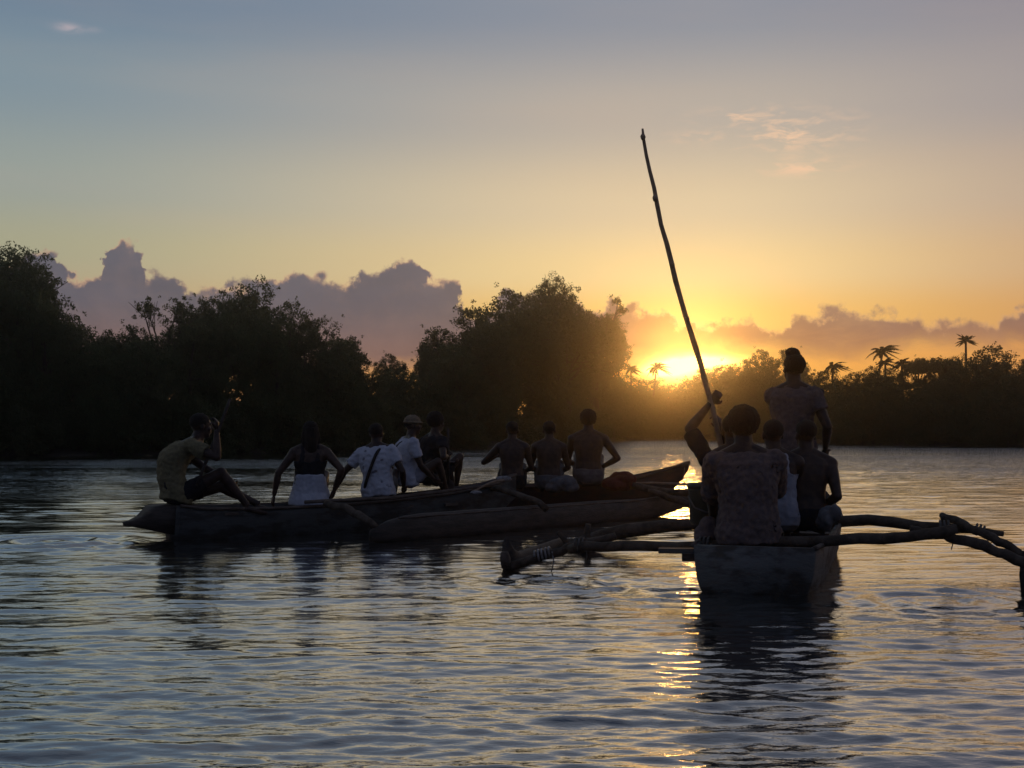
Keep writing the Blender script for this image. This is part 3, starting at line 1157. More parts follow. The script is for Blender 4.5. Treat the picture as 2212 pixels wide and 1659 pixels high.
    def sleeve(g_, frac, grow):
        for s_, sh, el_, wr in arms:
            e = sh.lerp(el_, min(1, frac))
            g_.ell(sh, ((.064 * k + grow),) * 3)
            g_.tube([sh, sh.lerp(e, .5), e], [.060 * k + grow, .056 * k + grow * 1.3, .050 * k + grow * 1.6], 12)
            if frac > 1:
                e2 = el_.lerp(wr, frac - 1)
                g_.ell(el_, ((.048 * k + grow),) * 3)
                g_.tube([el_, e2], [.047 * k + grow, .036 * k + grow], 12)
    if top:
        sh_ = MB()
        gw = loose
        if tank:
            pr = [(-0.07, .166, .120, 0), (0.0, .178, .128, -.01)] + [q for q in prof if 0.05 < q[0] < 0.36]
            sh_.loft([ring(*q, grow=gw) for q in pr])
            for s_ in (-1, 1):
                a = spine(0.33) + Ll * .085 * s_ * k - Fd * .095 * k
                b = spine(0.475) + Ll * .075 * s_ * k - Fd * 0.03 * k
                c = spine(0.36) + Ll * .085 * s_ * k + Fd * .105 * k
                sh_.tube([a, a.lerp(b, .6) - Fd * .02 * k, b + Tt * .03 * k, b.lerp(c, .5) + Fd * .02 * k, c], [.03 * k] * 5, 8)
        else:
            pr = [(-0.08, .168, .122, 0)] + [q for q in prof if -0.01 < q[0] < 0.50]
            sh_.loft([ring(*q, grow=gw) for q in pr])
            sleeve(sh_, sleeves, gw * 0.6)
            for s_, shj, e_, w_ in arms:
                sh_.tube([nb - Tt * .005 * k, shj + Tt * 0.012 * k], [.052 * k, .062 * k], 10)
        remesh(sh_, 'shirt' if not tank else 'tank_top', M[top], voxel * 1.15, root, 4, disp=(0.008 + loose * 0.45, 11))
    if bottom:
        pt = MB()
        pt.loft([ring(*q, grow=0.014) for q in prof if q[0] < 0.10])
        for s_, hj, kn, an in legs:
            f = min(1, legs_len)
            e = hj.lerp(kn, f)
            pt.ell(hj, (.097 * k,) * 3)
            pt.tube([hj, hj.lerp(e, .5), e], [.098 * k, .090 * k, .078 * k], 12)
            if legs_len > 1:
                pt.ell(kn, (.070 * k,) * 3)
                pt.tube([kn, kn.lerp(an, legs_len - 1)], [.066 * k, .055 * k], 12)
        remesh(pt, 'shorts' if legs_len <= 1.05 else 'trousers', M[bottom], voxel * 1.15, root, 3, disp=(0.008, 13))
    if skirt:
        sk = MB()
        sk.loft([ring(0.20, .150, .112, 0, grow=.014), ring(0.10, .165, .125, 0, grow=.016), ring(0.0, .188, .150, 0, grow=.02),
                 ring(-0.08, .205, .175, 0.01, grow=.03), ring(-0.14, .215, .19, 0.02, grow=.03)])
        remesh(sk, 'skirt', M[skirt], voxel * 1.15, root, 3, disp=(0.012, 12))
    # hair
    h = MB()
    if hair == 'short':
        h.ell(hp_(0, -0.020, 0.046), (.083 * k, .098 * k, .084 * k), R_, jit=0.02)
    elif hair == 'afro':
        h.ell(hp_(0, -0.022, 0.050), (.105 * k, .112 * k, .104 * k), R_, jit=0.05)
    elif hair == 'long':
        h.ell(hp_(0, -0.022, 0.042), (.088 * k, .102 * k, .090 * k), R_, jit=0.03)
        h.tube([hp_(0, -.06, .04), hp_(0, -.085, -.06), hp_(0, -.085, -.17), hp_(0, -.08, -.27)], [.075 * k, .075 * k, .07 * k, .045 * k], 12, 0.06)
        for s_ in (-1, 1):
            h.tube([hp_(.05 * s_, -.03, .03), hp_(.07 * s_, -.04, -.08), hp_(.06 * s_, -.05, -.2)], [.04 * k, .04 * k, .025 * k], 10, 0.06)
    elif hair == 'bun':
        h.ell(hp_(0, -0.022, 0.046), (.088 * k, .103 * k, .090 * k), R_, jit=0.03)
        h.ell(hp_(0, 0.02, 0.135), (.062 * k, .064 * k, .046 * k), R_, jit=0.05)
        h.ell(hp_(0, 0.062, 0.112), (.035 * k, .035 * k, .03 * k), R_, jit=0.05)
    remesh(h, 'hair', M['hair'], 0.008, root, 1, disp=(0.006 if hair != 'short' else 0.002, 55))
    if cap:
        c_ = MB()
        c_.ell(hp_(0, -0.012, 0.062), (.094 * k, .108 * k, .080 * k), R_)
        c_.ell(hp_(0, 0.0, 0.045), (.118 * k, .140 * k, .014 * k), R_)
        remesh(c_, 'hat', M[cap], 0.009, root, 2)
    if strap:
        # a band over the back from the right shoulder to the left hip
        s_ = MB()
        pts = []
        a, b = strap
        for j in range(12):
            t = j / 11
            hh = 0.475 * (1 - t) + 0.02 * t
            lat = a * (1 - t) + b * t
            c = spine(hh) + Ll * lat * k - Fd * (0.125 + 0.012 + (0.0 if 0 < j < 11 else -0.03)) * k * (1 - 0.25 * max(0, 1 - t * 5))
            pts.append(c)
        s_.tube(pts, [0.024 * k] * 12, 8, squash=0.5)
        s_.build('bag_strap', M['black'], root)
    settle(root)
    return root, arms


# ------------------------------------------------------------------ boats
def hull(root, A_, B_, beam, stations, m_out, name='hull', transom=True, thick=0.035, rimm=None, box=0.75):
    """A_ stern, B_ bow on the water plane; stations: (t, half-beam factor, keel z, gunwale z)"""
    A_, B_ = Vector(A_), Vector(B_)
    A_.z = B_.z = 0
    d = (B_ - A_)
    sd_ = Vector((d.y, -d.x, 0)).normalized()
    n = 9
    fine = []
    for i in range(len(stations) - 1):
        for j in range(5):
            u = j / 5
            fine.append([stations[i][c] * (1 - u) + stations[i + 1][c] * u for c in range(4)])
    fine.append(list(stations[-1]))
    # smooth the stations a little
    for _ in range(3):
        f2 = [fine[0]]
        for i in range(1, len(fine) - 1):
            f2.append([fine[i][0]] + [(fine[i - 1][c] + 2 * fine[i][c] + fine[i + 1][c]) / 4 for c in (1, 2, 3)])
        f2.append(fine[-1])
        fine = f2
    outer, inner, rimL, rimR = [], [], [], []
    for t, bf, kz, gz in fine:
        c = A_ + d * t
        b = max(0.012, bf * beam / 2)
        ro, ri = [], []
        for j in range(-n, n + 1):
            s_ = j / n
            x_ = math.copysign(abs(math.sin(s_ * PI / 2)) ** box, s_)
            zz = (1 - math.cos(s_ * PI / 2)) ** 1.05
            wob = 0.004 * math.sin(t * 40 + j)
            ro.append(c + sd_ * (b + wob) * x_ + Vector((0, 0, kz + (gz - kz) * zz)))
            bi = max(0.004, b - thick)
            ki = min(gz - 0.01, kz + thick * 1.4)
            ri.append(c + sd_ * bi * x_ + Vector((0, 0, ki + (gz - ki) * zz)))
        outer.append(ro); inner.append(ri)
        rimL.append(c - sd_ * (b + 0.004) + Vector((0, 0, gz)))
        rimR.append(c + sd_ * (b + 0.004) + Vector((0, 0, gz)))
    rings = [o + list(reversed(i_)) for o, i_ in zip(outer, inner)]
    mb = MB()
    mb.loft(rings, close=True, cap=True)
    if transom:
        o = outer[0]
        k = fine[0]
        back_ = [p - d.normalized() * 0.03 for p in o]
        mb.loft([back_, [p + d.normalized() * 0.04 for p in o]], close=True, cap=True)
    hu = mb.build(name, m_out, root)
    rm = MB()
    rm.tube(rimL, 0.018, 6, 0.1)
    rm.tube(rimR, 0.018, 6, 0.1)
    rm.build('gunwale', rimm or M['wood'], root)

    def at(t, lat, z):
        return A_ + d * t + sd_ * lat + Vector((0, 0, z))
    return at, fine


random.seed(5)
# ---- near canoe at the right, seen from its stern
ax = Vector((0.31, 0.95, 0)).normalized()
side = Vector((ax.y, -ax.x, 0))
stern = Wt(1626, 1284)
stern = Vector((stern.x, stern.y, 0)) + ax * 0.05
bow = stern + ax * 5.4
canC = thing('outrigger_canoe', 'near outrigger canoe at right seen from its stern with five people', 'canoe', tuple(stern))
atC, fC = hull(canC, stern, bow, 0.96, [(0, .90, -.12, .34), (.08, .98, -.16, .33), (.3, 1.0, -.18, .32), (.6, .95, -.16, .34), (.82, .6, -.10, .42), (1, .05, .22, .62)],
               M['paint_pale'], box=0.42)
mb = MB()
for t in (0.10, 0.24, 0.38, 0.55):
    mb = MB()
    mb.beam(atC(t, -0.45, 0.27), atC(t, 0.45, 0.27), 0.22, 0.03)
    mb.build('thwart', M['wood'], canC, False)
# dark lower strake on the stern and the board lashed across it
mb = MB()
mb.beam(P(1423, 1189, 9.25), P(1585, 1190, 9.15), 0.10, 0.035)
mb.build('cross_board', M['paint_old'], canC, False)
mb = MB()
mb.beam(P(1474, 1203, 9.22), P(1503, 1203, 9.2), 0.12, 0.055)
mb.build('stern_block', M['wood_dark'], canC, False)


def boom(root, pts, rad, name='outrigger_boom', m='log', n=18):
    mb = MB()
    mb.rough_log(pts, rad, 12, n, 0.010, 0.08)
    return mb.build(name, M[m], root)


D1, D2 = 9.35, 11.7
boom(canC, [P(1232, 1186, 10.3), P(1262, 1180, 10.15), P(1400, 1181, 9.85), P(1520, 1183, 9.55), P(1650, 1174, 9.4), P(1810, 1166, 9.2), P(1900, 1163, 9.1), P(1960, 1160, 9.0), P(2030, 1150, 8.95), P(2068, 1142, 8.9)],
     [.038, .042, .040, .040, .042, .042, .042, .042, .038, .034])
boom(canC, [P(1225, 1180, 12.4), P(1290, 1160, 12.2), P(1390, 1142, 12.0), P(1500, 1130, 11.8), P(1650, 1128, 11.5), P(1810, 1126, 11.2), P(1890, 1124, 11.1), P(1960, 1132, 11.0), P(2060, 1142, 10.8), P(2168, 1154, 10.7)],
     [.05, .068, .068, .055, .05, .050, .052, .048, .040, .022])
boom(canC, [P(1098, 1226, 10.45), P(1160, 1206, 10.4), P(1262, 1174, 10.3), P(1330, 1158, 10.2)], [.042, .036, .040, .03], 'boom_leg')
boom(canC, [P(1965, 1144, 9.1), P(2050, 1158, 8.98), P(2140, 1185, 8.9), P(2225, 1222, 8.85)], [.032, .038, .038, .038], 'boom_leg')
boom(canC, [P(2034, 1113, 10.9), P(2075, 1128, 10.7), P(2130, 1157, 10.5), P(2175, 1178, 10.4), P(2245, 1225, 10.3)], [.028, .036, .038, .038, .038], 'boom_leg')
boom(canC, [P(2041, 1120, 10.85), P(2040, 1140, 10.85)], [.035, .03], 'boom_peg', n=3)
boom(canC, [P(1271, 1132, 11.9), P(1270, 1150, 11.9), P(1270, 1172, 11.9)], [.028, .03, .03], 'boom_peg', n=4)
boom(canC, [P(1204, 1150, 11.6), P(1225, 1172, 11.6), P(1240, 1182, 11.6)], [.02, .03, .03], 'boom_peg', n=4)
# floats
for (x0, y0, x1, y1, hh) in ((1094, 1230, 1214, 1186, 0.07), (2230, 1276, 2276, 1206, 0.15)):
    a, b = Wt(x0, y0), Wt(x1, y1)
    mb = MB()
    rings = []
    for i in range(13):
        t = i / 12
        c = a.lerp(b, t)
        w_ = (0.058 if x0 < 1500 else 0.12) * (0.45 + 0.55 * math.sin(PI * min(1, 0.18 + t * 0.82)))
        up = 0.20 * max(0, 1 - t * 5) ** 2
        ring = []
        for j in range(12):
            th = 2 * PI * j / 12
            ring.append(c + side * (w_ * math.cos(th)) + Vector((0, 0, 0.05 + up * 0.3 + (hh + up * 0.5) * math.sin(th))))
        rings.append(ring)
    mb.loft(rings)
    mb.build('outrigger_float', M['wood_dark'], canC)
# pale fin-like nose on the left float
mb = MB()
a = P(1090, 1192, 10.42); b = P(1094, 1228, 10.42)
mb.loft([[a + side * sx * .026 + ax * sy * .02 for sx, sy in ((-1, -1), (1, -1), (1, 1), (-1, 1))],
         [a.lerp(b, .4) + side * sx * .038 + ax * sy * .03 for sx, sy in ((-1, -1), (1, -1), (1, 1), (-1, 1))],
         [b + side * sx * .032 + ax * sy * .03 for sx, sy in ((-1, -1), (1, -1), (1, 1), (-1, 1))]])
mb.build('float_nose', M['wood'], canC)


def lashing(root, c, d, r, n=5, m='rope', w=0.014):
    mb = MB()
    c, d = Vector(c), Vector(d).normalized()
    ref = Vector((0, 0, 1)) if abs(d.z) < .9 else Vector((1, 0, 0))
    x_ = d.cross(ref).normalized(); y_ = x_.cross(d)
    pts = []
    for j in range(n * 10 + 1):
        th = 2 * PI * j / 10
        pts.append(c + d * ((j / (n * 10) - .5) * n * w * 2.2) + (x_ * math.cos(th) + y_ * math.sin(th)) * r * random.uniform(.95, 1.08))
    mb.tube(pts, w * 0.7, 5)
    mb.tube([pts[-1], pts[-1] + Vector((0.01, 0, -0.09)), pts[-1] + Vector((-0.01, 0, -0.17))], w * 0.35, 4)
    return mb.build('lashing', M[m], root)


lashing(canC, P(1255, 1176, 10.2), (1, -.2, 0), .05, 3)
lashing(canC, P(2042, 1140, 10.0), (1, -.2, 0), .055, 3)
lashing(canC, P(2118, 1146, 10.6), (1, -.2, -.3), .045, 3)
lashing(canC, P(1175, 1196, 10.38), (1, -.1, .3), .042, 5, 'plastic_wrap')
lashing(canC, P(1525, 1174, 9.5), (1, -.3, 0), .048, 3)
settle(canC)

# people in the near canoe
person('person in a brown patterned shirt sitting nearest at the canoe stern, back turned', P(1616, 1148, 9.4), -4, top='pattern', bottom='pattern',
       lean=(5, 1), hunch=.04, head=(4, 4), handL=P(1540, 1130, 9.9), handR=P(1660, 1110, 10.0), k=1.20, hair='afro', sleeves=1.15,
       footL=P(1580, 1165, 10.3), footR=P(1660, 1165, 10.3), broad=1.06, voxel=.008, legs_len=1.5, skin='skin2', loose=.034)
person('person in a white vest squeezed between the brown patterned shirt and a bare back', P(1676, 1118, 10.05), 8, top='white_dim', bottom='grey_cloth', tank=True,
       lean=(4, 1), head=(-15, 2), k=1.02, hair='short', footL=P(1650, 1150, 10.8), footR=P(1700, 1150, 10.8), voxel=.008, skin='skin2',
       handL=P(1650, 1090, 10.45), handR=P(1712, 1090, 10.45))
person('bare-backed person in dark shorts sitting rightmost in the near canoe', P(1740, 1118, 10.2), 6, top=None, bottom='dark_cloth',
       lean=(4, -2), head=(-20, 3), k=1.03, hair='short', handR=P(1778, 1092, 10.3), elR=Vector((.22, -1, -.3)), handL=P(1710, 1090, 10.5),
       footL=P(1720, 1150, 10.9), footR=P(1775, 1150, 10.8), voxel=.008, skin='skin2', broad=1.04, legs_len=.9)
pm, parms = person('person with one elbow raised gripping the tall crooked pole', P(1590, 1120, 10.55), 0, top='dark_cloth', bottom='grey_cloth',
                   lean=(3, 1), head=(5, 2), k=1.14, hair='short', handL=P(1534, 872, 10.7), elL=Vector((-1, -.1, -1.3)), sleeves=.9,
                   handR=P(1556, 930, 10.75), elR=Vector((.6, -.2, -1)), footL=P(1570, 1150, 11.2), footR=P(1610, 1150, 11.2), voxel=.008, curl=1.5, broad=1.12)
person('person standing behind the others with a hair bun, face turned right', P(1714, 968, 11.7), 35, top='pattern', bottom='dark_cloth',
       lean=(2, 0), head=(-50, 6), k=1.14, loose=.026, hair='bun', handR=P(1783, 968, 11.7), elR=Vector((.4, -.6, -1)), handL=P(1760, 868, 12.0), elL=Vector((-.5, -.5, -1)),
       footL=P(1700, 1146, 11.75), footR=P(1735, 1146, 11.85), knL=Vector((.3, 1, 0)), knR=Vector((.3, 1, 0)), voxel=.008, sleeves=.5, legs_len=1.9, skin='skin2')

# the tall crooked pole
pole_px = [(1388, 278, .012), (1390, 300, .020), (1396, 335, .023), (1404, 370, .024), (1413, 405, .025), (1419, 440, .026), (1428, 485, .027), (1440, 525, .028),
           (1450, 565, .029), (1459, 605, .030), (1470, 645, .031), (1482, 685, .032), (1493, 720, .033), (1504, 755, .034), (1513, 785, .034), (1524, 830, .034),
           (1536, 870, .034), (1548, 920, .034), (1560, 975, .034), (1570, 1040, .034), (1578, 1100, .034)]
mb = MB()
mb.tube([P(x_, y_, 10.7) for x_, y_, r in pole_px], [r * .72 for x_, y_, r in pole_px], 10, 0.10)
pole = mb.build('punting_pole', M['pole'])
tag(pole, 'tall crooked wooden pole rising high above the near canoe', 'pole')
for (x_, y_) in ((1389, 296), (1415, 428), (1452, 572), (1484, 690)):
    kb = MB()
    kb.ell(P(x_, y_, 10.67), (.022, .022, .03), jit=.15)
    k_ = kb.build('knot', M['pole'], pole)

# bucket, bundles in the near canoe
bc = P(1521, 1133, 10.35)
bk = thing('bucket', 'dark green lidded bucket standing at the left side of the near canoe', 'bucket', tuple(bc))
mb = MB()
prof_b = [(0.0, .105), (.02, .118), (.27, .128), (.285, .134), (.30, .134)]
mb.loft([[bc + Vector((math.cos(2 * PI * j / 28) * r, math.sin(2 * PI * j / 28) * r, z)) for j in range(28)] for z, r in prof_b])
mb.build('body', M['bucket'], bk)
mb = MB()
mb.loft([[bc + Vector((math.cos(2 * PI * j / 28) * r, math.sin(2 * PI * j / 28) * r, z)) for j in range(28)] for z, r in ((.302, .139), (.33, .139), (.345, .125), (.352, .07))])
mb.build('lid', M['bucket'], bk)
mb = MB()
mb.tube([bc + Vector((-.135, -.02, .24)), bc + Vector((-.10, -.13, .15)), bc + Vector((0, -.16, .11)), bc + Vector((.10, -.13, .15)), bc + Vector((.135, -.02, .24))], .006, 6)
mb.build('handle', M['lid'], bk)
settle(bk)


def bundle(name, label, cat, c, r, m, seed, lumps=9, rope=None):
    random.seed(seed)
    mb = MB()
    c = Vector(c)
    for i in range(lumps):
        o = Vector((random.uniform(-1, 1) * r[0] * .5, random.uniform(-1, 1) * r[1] * .5, random.uniform(-1, 1) * r[2] * .45))
        mb.ell(c + o, (r[0] * .58, r[1] * .58, r[2] * .58))
    o = remesh(mb, name, M[m], 0.011, None, 3, disp=(0.018, 10))
    o.data.transform(Matrix.Translation(-c))
    o.location = c
    tag(o, label, cat)
    return o


bundle('cloth_bundle', 'crumpled brown cloth bundle by the left hip of the nearest person', 'cloth bundle', P(1528, 1150, 9.75), (.12, .14, .12), 'pattern', 3)
bundle('cloth_bag', 'pale crumpled bag hanging over the right side of the near canoe', 'bag', P(1790, 1122, 9.85), (.09, .12, .11), 'grey_cloth', 4)

# ---- canoe A (left, four or five people)
random.seed(9)
dirA = Vector((3.55, 2.5, 0)).normalized()
sideA = Vector((dirA.y, -dirA.x, 0))          # toward the camera and right
nA0 = Wt(352, 1171)
A0_ = Vector((nA0.x, nA0.y, 0)) - sideA * 0.30 + dirA * 0.22
A1_ = A0_ + dirA * 4.55
canA = thing('outrigger_canoe', 'long grey outrigger canoe at left with its stern toward the left edge', 'canoe', tuple(A0_))
atA, fA = hull(canA, A0_, A1_, 0.72, [(0, .55, -.10, .37), (.06, .86, -.14, .33), (.25, 1.0, -.16, .31), (.5, 1.0, -.16, .33), (.75, .82, -.13, .40), (.9, .42, -.02, .48), (1, .04, .30, .60)],
               M['paint_old'], rimm=M['wood'])
# low overhanging stern
mb = MB()
rings = []
for (x_, yt, yb, w_) in ((267, 1128, 1132, .03), (285, 1124, 1134, .09), (303, 1116, 1137, .13), (317, 1104, 1139, .17), (327, 1094, 1142, .20), (345, 1091, 1146, .22), (375, 1090, 1150, .24)):
    t = (x_ - 268) / 107
    c1 = P(x_, yt, 13.45 + 0.05 * t); c0 = P(x_, yb + 4, 13.45 + 0.05 * t)
    rings.append([c0 - sideA * w_ * .8, c0 + sideA * w_ * .8, c1 + sideA * w_, c1 - sideA * w_])
mb.loft(rings)
mb.build('stern_board', M['wood_dark'], canA)
for t in (.12, .3, .46, .60, .74):
    mb = MB()
    mb.beam(atA(t, -.33, .27), atA(t, .33, .27), .18, .03)
    mb.build('thwart', M['wood'], canA, False)


def floatbody(root, p0, p1, w, h, name='outrigger_float', m='wood_dark', nose=0.25):
    d = (p1 - p0)
    sdv = Vector((d.y, -d.x, 0)).normalized()
    rings = []
    for i in range(25):
        t = i / 24
        c = p0.lerp(p1, t)
        f = min(1, (t / .10) ** .6 if t > 0 else .15) * (1 - 0.72 * max(0, (t - .62) / .38) ** 1.4)
        f = max(.12, f)
        up = nose * max(0, (t - .72) / .28) ** 1.8
        base = 0.5 * up
        ring = []
        for j in range(14):
            th = 2 * PI * j / 14
            cs, sn = math.cos(th), math.sin(th)
            ring.append(c + sdv * w * f * math.copysign(abs(cs) ** .8, cs) + Vector((0, 0, -0.06 + up + (h * .62 * f ** .5) * (sn if sn > 0 else sn * .45) + h * .30)))
        rings.append(ring)
    mb = MB()
    mb.loft(rings)
    o = mb.build(name, M[m], root)
    r2 = MB()
    top = [p0.lerp(p1, i / 20) + sdv * w * .55 + Vector((0, 0, -0.06 + nose * max(0, (i / 20 - .72) / .28) ** 1.8 + h * .84)) for i in range(1, 20)]
    r2.tube(top, .010, 5)
    r2.build('rub_rail', M['wood'], root)
    return o


f0 = Wt(800, 1172); f1 = Wt(1520, 1106)
fl = floatbody(canA, f0, f1, .17, .36, nose=.22)
boom(canA, [P(705, 1088, 13.95), P(740, 1095, 13.6), P(800, 1127, 13.15), P(812, 1140, 13.1)], [.04, .042, .042, .04], n=10)
boom(canA, [P(1052, 1050, 15.8), P(1090, 1060, 15.4), P(1160, 1083, 14.8), P(1180, 1100, 14.7)], [.04, .042, .04, .038], n=10)
boom(canA, [P(1020, 1062, 15.3), P(1050, 1048, 15.4), P(1101, 1032, 15.5)], [.012, .014, .018], 'prop_stick', m='pole', n=6)
mb = MB()
mb.ell(P(1088, 1034, 15.48), (.10, .03, .035), jit=.1)
mb.build('pale_tip', M['plastic_wrap'], canA)
mb = MB()
mb.ell(P(1028, 1064, 15.2), (.07, .03, .025), jit=.1)
mb.build('pale_tip', M['plastic_wrap'], canA)
mb = MB()
mb.rough_log([atA(.30, .40, .37), atA(.55, .43, .385), atA(.88, .30, .49)], [.02, .022, .018], 8, 14, .004, .05)
mb.build('side_pole', M['wood'], canA)
settle(canA)

# ---- canoe B ahead of it
random.seed(10)
B0_ = Wt(1045, 1112); B0_.z = 0
B1_ = Wt(1400, 1104); B1_.z = 0
B0_ = Vector((B0_.x, B0_.y + .35, 0))
Btip = P(1487, 1003, 17.9)
dirB = (Vector((Btip.x, Btip.y, 0)) - B0_).normalized()
LB = (Vector((Btip.x, Btip.y, 0)) - B0_).length
canB = thing('outrigger_canoe', 'dark canoe in the middle with a high pointed prow toward the sun', 'canoe', tuple(B0_))
atB, fB = hull(canB, B0_, B0_ + dirB * LB, 0.74, [(0, .6, -.08, .42), (.1, .9, -.14, .38), (.35, 1.0, -.16, .38), (.6, .9, -.16, .42), (.74, .66, -.12, .50), (.88, .32, .16, .60), (.97, .11, .48, .68), (1, .07, .60, .71)],
               M['paint_red'], rimm=M['wood_dark'])
mb = MB()
mb.beam(P(1470, 1005, 17.85), P(1488, 999, 17.9), .09, .05)
mb.build('prow_cap', M['wood'], canB, False)
mb = MB()
mb.tube([P(1479, 1010, 17.85), P(1478, 1022, 17.85), P(1475, 1035, 17.85), P(1479, 1046, 17.85)], .007, 5)
mb.tube([P(1475, 1038, 17.85), P(1482, 1047, 17.85)], .010, 5)
mb.build('rope', M['rope'], canB)
mb = MB()
mb.tube([P(1424, 1060, 16.9), P(1423, 1072, 16.9), P(1424, 1084, 16.9)], .006, 5)
mb.build('rope', M['rope'], canB)
boom(canB, [P(1330, 1042, 17.2), P(1430, 1044, 17.3), P(1540, 1046, 17.4)], [.016, .016, .016], m='pole', n=8)
boom(canB, [P(1330, 1040, 17.0), P(1400, 1058, 16.9), P(1450, 1063, 16.9), P(1560, 1072, 16.8)], [.04, .05, .045, .04], n=8)
boom(canB, [P(1400, 1060, 16.8), P(1450, 1076, 16.7), P(1510, 1098, 16.6)], [.03, .05, .05], 'boom_leg', n=8)
for t in (.15, .35, .5):
    mb = MB()
    mb.beam(atB(t, -.33, .33), atB(t, .33, .33), .18, .03)
    mb.build('thwart', M['wood'], canB, False)
settle(canB)

# people in canoe A


def dA(x_, off=0.0):
    """distance at which canoe A's centre line is seen at x_"""
    best = min((abs((A0_ + dirA * s / 50).x / (A0_ + dirA * s / 50).y * FPX + 1106 - x_), (A0_ + dirA * s / 50).y) for s in range(-20, 320))
    return best[1] + off


d = dA(392)
person('person in a mustard shirt hunched at the left stern, raising a paddle', P(384, 1066, d), 62, top='yellow', bottom='dark_cloth',
       lean=(15, 3), hunch=.14, loose=.026, head=(0, -4), k=1.17, hair='short', handR=P(468, 930, d - .15), elR=Vector((.6, -.3, -.9)),
       handL=P(490, 1040, d + .2), footL=P(560, 1090, d + .25), footR=P(535, 1093, d + .1), sleeves=.6, curl=1.4, voxel=.009, skin='skin2', broad=1.1)
mb = MB()
mb.tube([P(497, 862, d - .1), P(487, 890, d - .12), P(470, 935, d - .16), P(440, 1010, d - .2), P(425, 1050, d - .22)], [.016, .018, .018, .018, .018], 8)
pd = mb.build('paddle', M['wood_dark'])
tag(pd, 'dark paddle raised by the person in the mustard shirt', 'paddle')
d = dA(668)
person('long-haired person with a white skirt, arms propped back on the gunwale', P(670, 1062, d), -8, top='dark_cloth', bottom=None, skirt='white',
       lean=(-2, 0), head=(-12, 0), k=1.04, hair='long', handL=P(592, 1070, d - .1), elL=Vector((-.8, -.5, 0)), handR=P(722, 1058, d - .05), elR=Vector((.8, -.5, 0)),
       footL=P(650, 1085, d + .6), footR=P(700, 1083, d + .65), voxel=.009, tank=True)
d = dA(812, .02)
person('person in a white printed shirt with a black strap across the back', P(818, 1058, d), 12, top='white_spot', bottom='grey_cloth',
       lean=(5, 6), head=(5, -3), k=1.03, hair='short', handL=P(722, 1060, d + .1), elL=Vector((-1, -.2, -.1)), handR=P(872, 1050, d + .1),
       footL=P(800, 1080, d + .6), footR=P(850, 1078, d + .6), loose=.026, strap=(-.08, .13), sleeves=.6, voxel=.009, skin='skin2', broad=1.05)
d = dA(880, .25)
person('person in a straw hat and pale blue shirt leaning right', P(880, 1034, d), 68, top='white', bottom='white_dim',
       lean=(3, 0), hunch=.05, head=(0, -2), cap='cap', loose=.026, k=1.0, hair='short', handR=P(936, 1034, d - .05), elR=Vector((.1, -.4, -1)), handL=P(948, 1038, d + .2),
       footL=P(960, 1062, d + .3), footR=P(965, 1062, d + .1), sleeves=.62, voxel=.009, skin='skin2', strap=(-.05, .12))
d = dA(940, .45)
person('dim bare-armed person behind the straw hat, holding an upright paddle', P(935, 1030, d), 50, top='dark_cloth', bottom='dark_cloth',
       lean=(2, 0), head=(0, 0), k=1.04, hair='afro', handR=P(966, 985, d - .1), handL=P(970, 1000, d), footL=P(980, 1055, d + .4), footR=P(985, 1055, d + .2),
       sleeves=.5, voxel=.009, skin='skin2', curl=1.4)
mb = MB()
mb.tube([P(968, 925, d - .12), P(968, 980, d - .12), P(969, 1046, d - .12)], [.015, .017, .017], 8)
mb.ell(P(969, 1052, d - .12), (.075, .015, .10))
pd = mb.build('paddle', M['wood_dark'])
tag(pd, 'upright paddle held right of the straw hat', 'paddle')

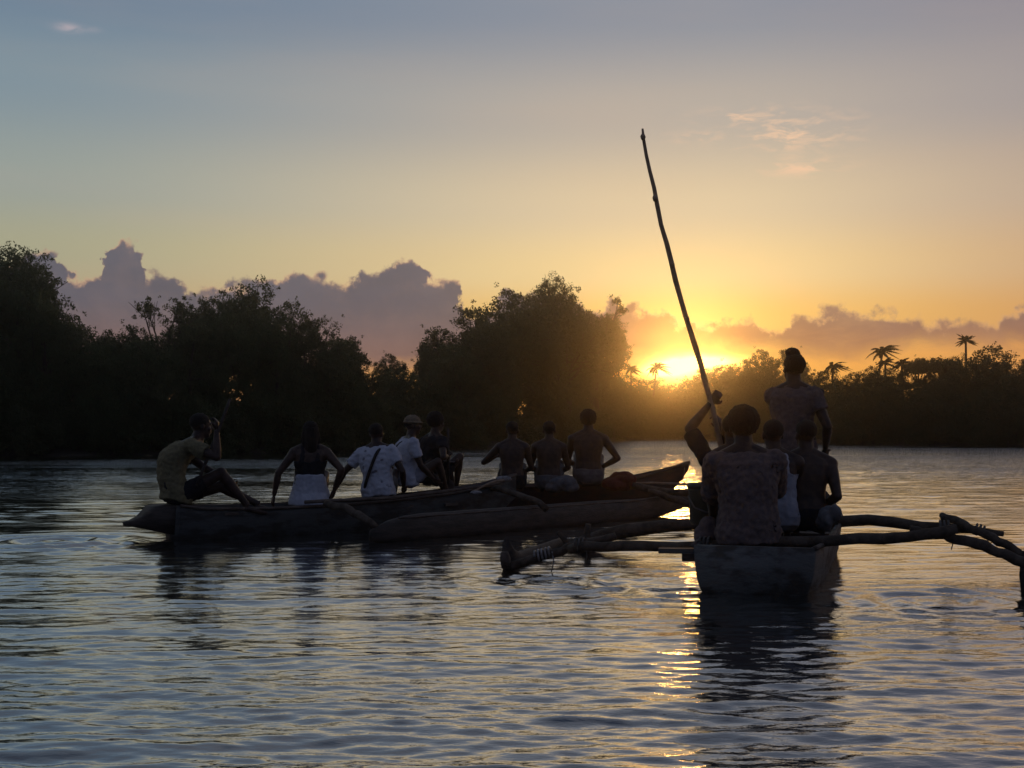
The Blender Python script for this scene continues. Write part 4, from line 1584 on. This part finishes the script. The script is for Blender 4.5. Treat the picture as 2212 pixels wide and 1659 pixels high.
# people in canoe B
person('bare-backed person at the left of the middle canoe, arms bent', P(1106, 1038, 16.35), 4, bottom='dark_cloth', lean=(3, 0), head=(0, 0), k=1.0, hair='short',
       handL=P(1072, 985, 16.6), elL=Vector((-1, -.2, -.8)), footL=P(1090, 1050, 17), footR=P(1125, 1050, 17), skin='skin2')
person('bare-backed person in grey shorts seated second in the middle canoe', P(1186, 1038, 16.6), 4, bottom='grey_cloth', lean=(3, 0), head=(0, 0), k=1.02, hair='short',
       footL=P(1170, 1050, 17.2), footR=P(1205, 1050, 17.2), skin='skin2', legs_len=.8)
person('broad bare-backed person sitting highest and nearest the prow', P(1271, 1026, 16.9), 4, bottom='grey_cloth', lean=(3, 0), head=(0, 3), k=1.12, hair='afro',
       footL=P(1255, 1048, 17.5), footR=P(1290, 1048, 17.5), handR=P(1298, 1010, 17.0), elR=Vector((1, -.2, -.6)), skin='skin2', broad=1.08)
bundle('cloth_bundle', 'dark red cloth bundle on the prow side of the middle canoe', 'cloth bundle', P(1335, 1038, 16.95), (.26, .2, .14), 'red_cloth', 5, 12)
bundle('cloth_bundle', 'grey cloth bundle beside the second rower of the middle canoe', 'cloth bundle', P(1215, 1046, 16.4), (.22, .2, .12), 'grey_cloth', 6, 12)

# ------------------------------------------------------------------ haze volume added to stand in for lens glow round the sun
mb = MB()
x0, x1, y0, y1, z0, z1 = -215, 215, -70, 166, -2.0, 17.0
mb.add([(x, y, z) for z in (z0, z1) for y in (y0, y1) for x in (x0, x1)],
       [(0, 1, 3, 2), (4, 6, 7, 5), (0, 4, 5, 1), (2, 3, 7, 6), (0, 2, 6, 4), (1, 5, 7, 3)])
hz = bpy.data.materials.new('glow_haze')
hz.use_nodes = True
hz.node_tree.nodes.clear()
pv = hz.node_tree.nodes.new('ShaderNodeVolumePrincipled')
pv.inputs['Color'].default_value = (0.95, 0.9, 0.82, 1)
pv.inputs['Density'].default_value = 0.0013
pv.inputs['Anisotropy'].default_value = 0.96
ho = hz.node_tree.nodes.new('ShaderNodeOutputMaterial')
hz.node_tree.links.new(pv.outputs[0], ho.inputs['Volume'])
haze = mb.build('haze', hz, None, False)
tag(haze, 'thin haze added for the glow around the sun', None, None, 'stuff')
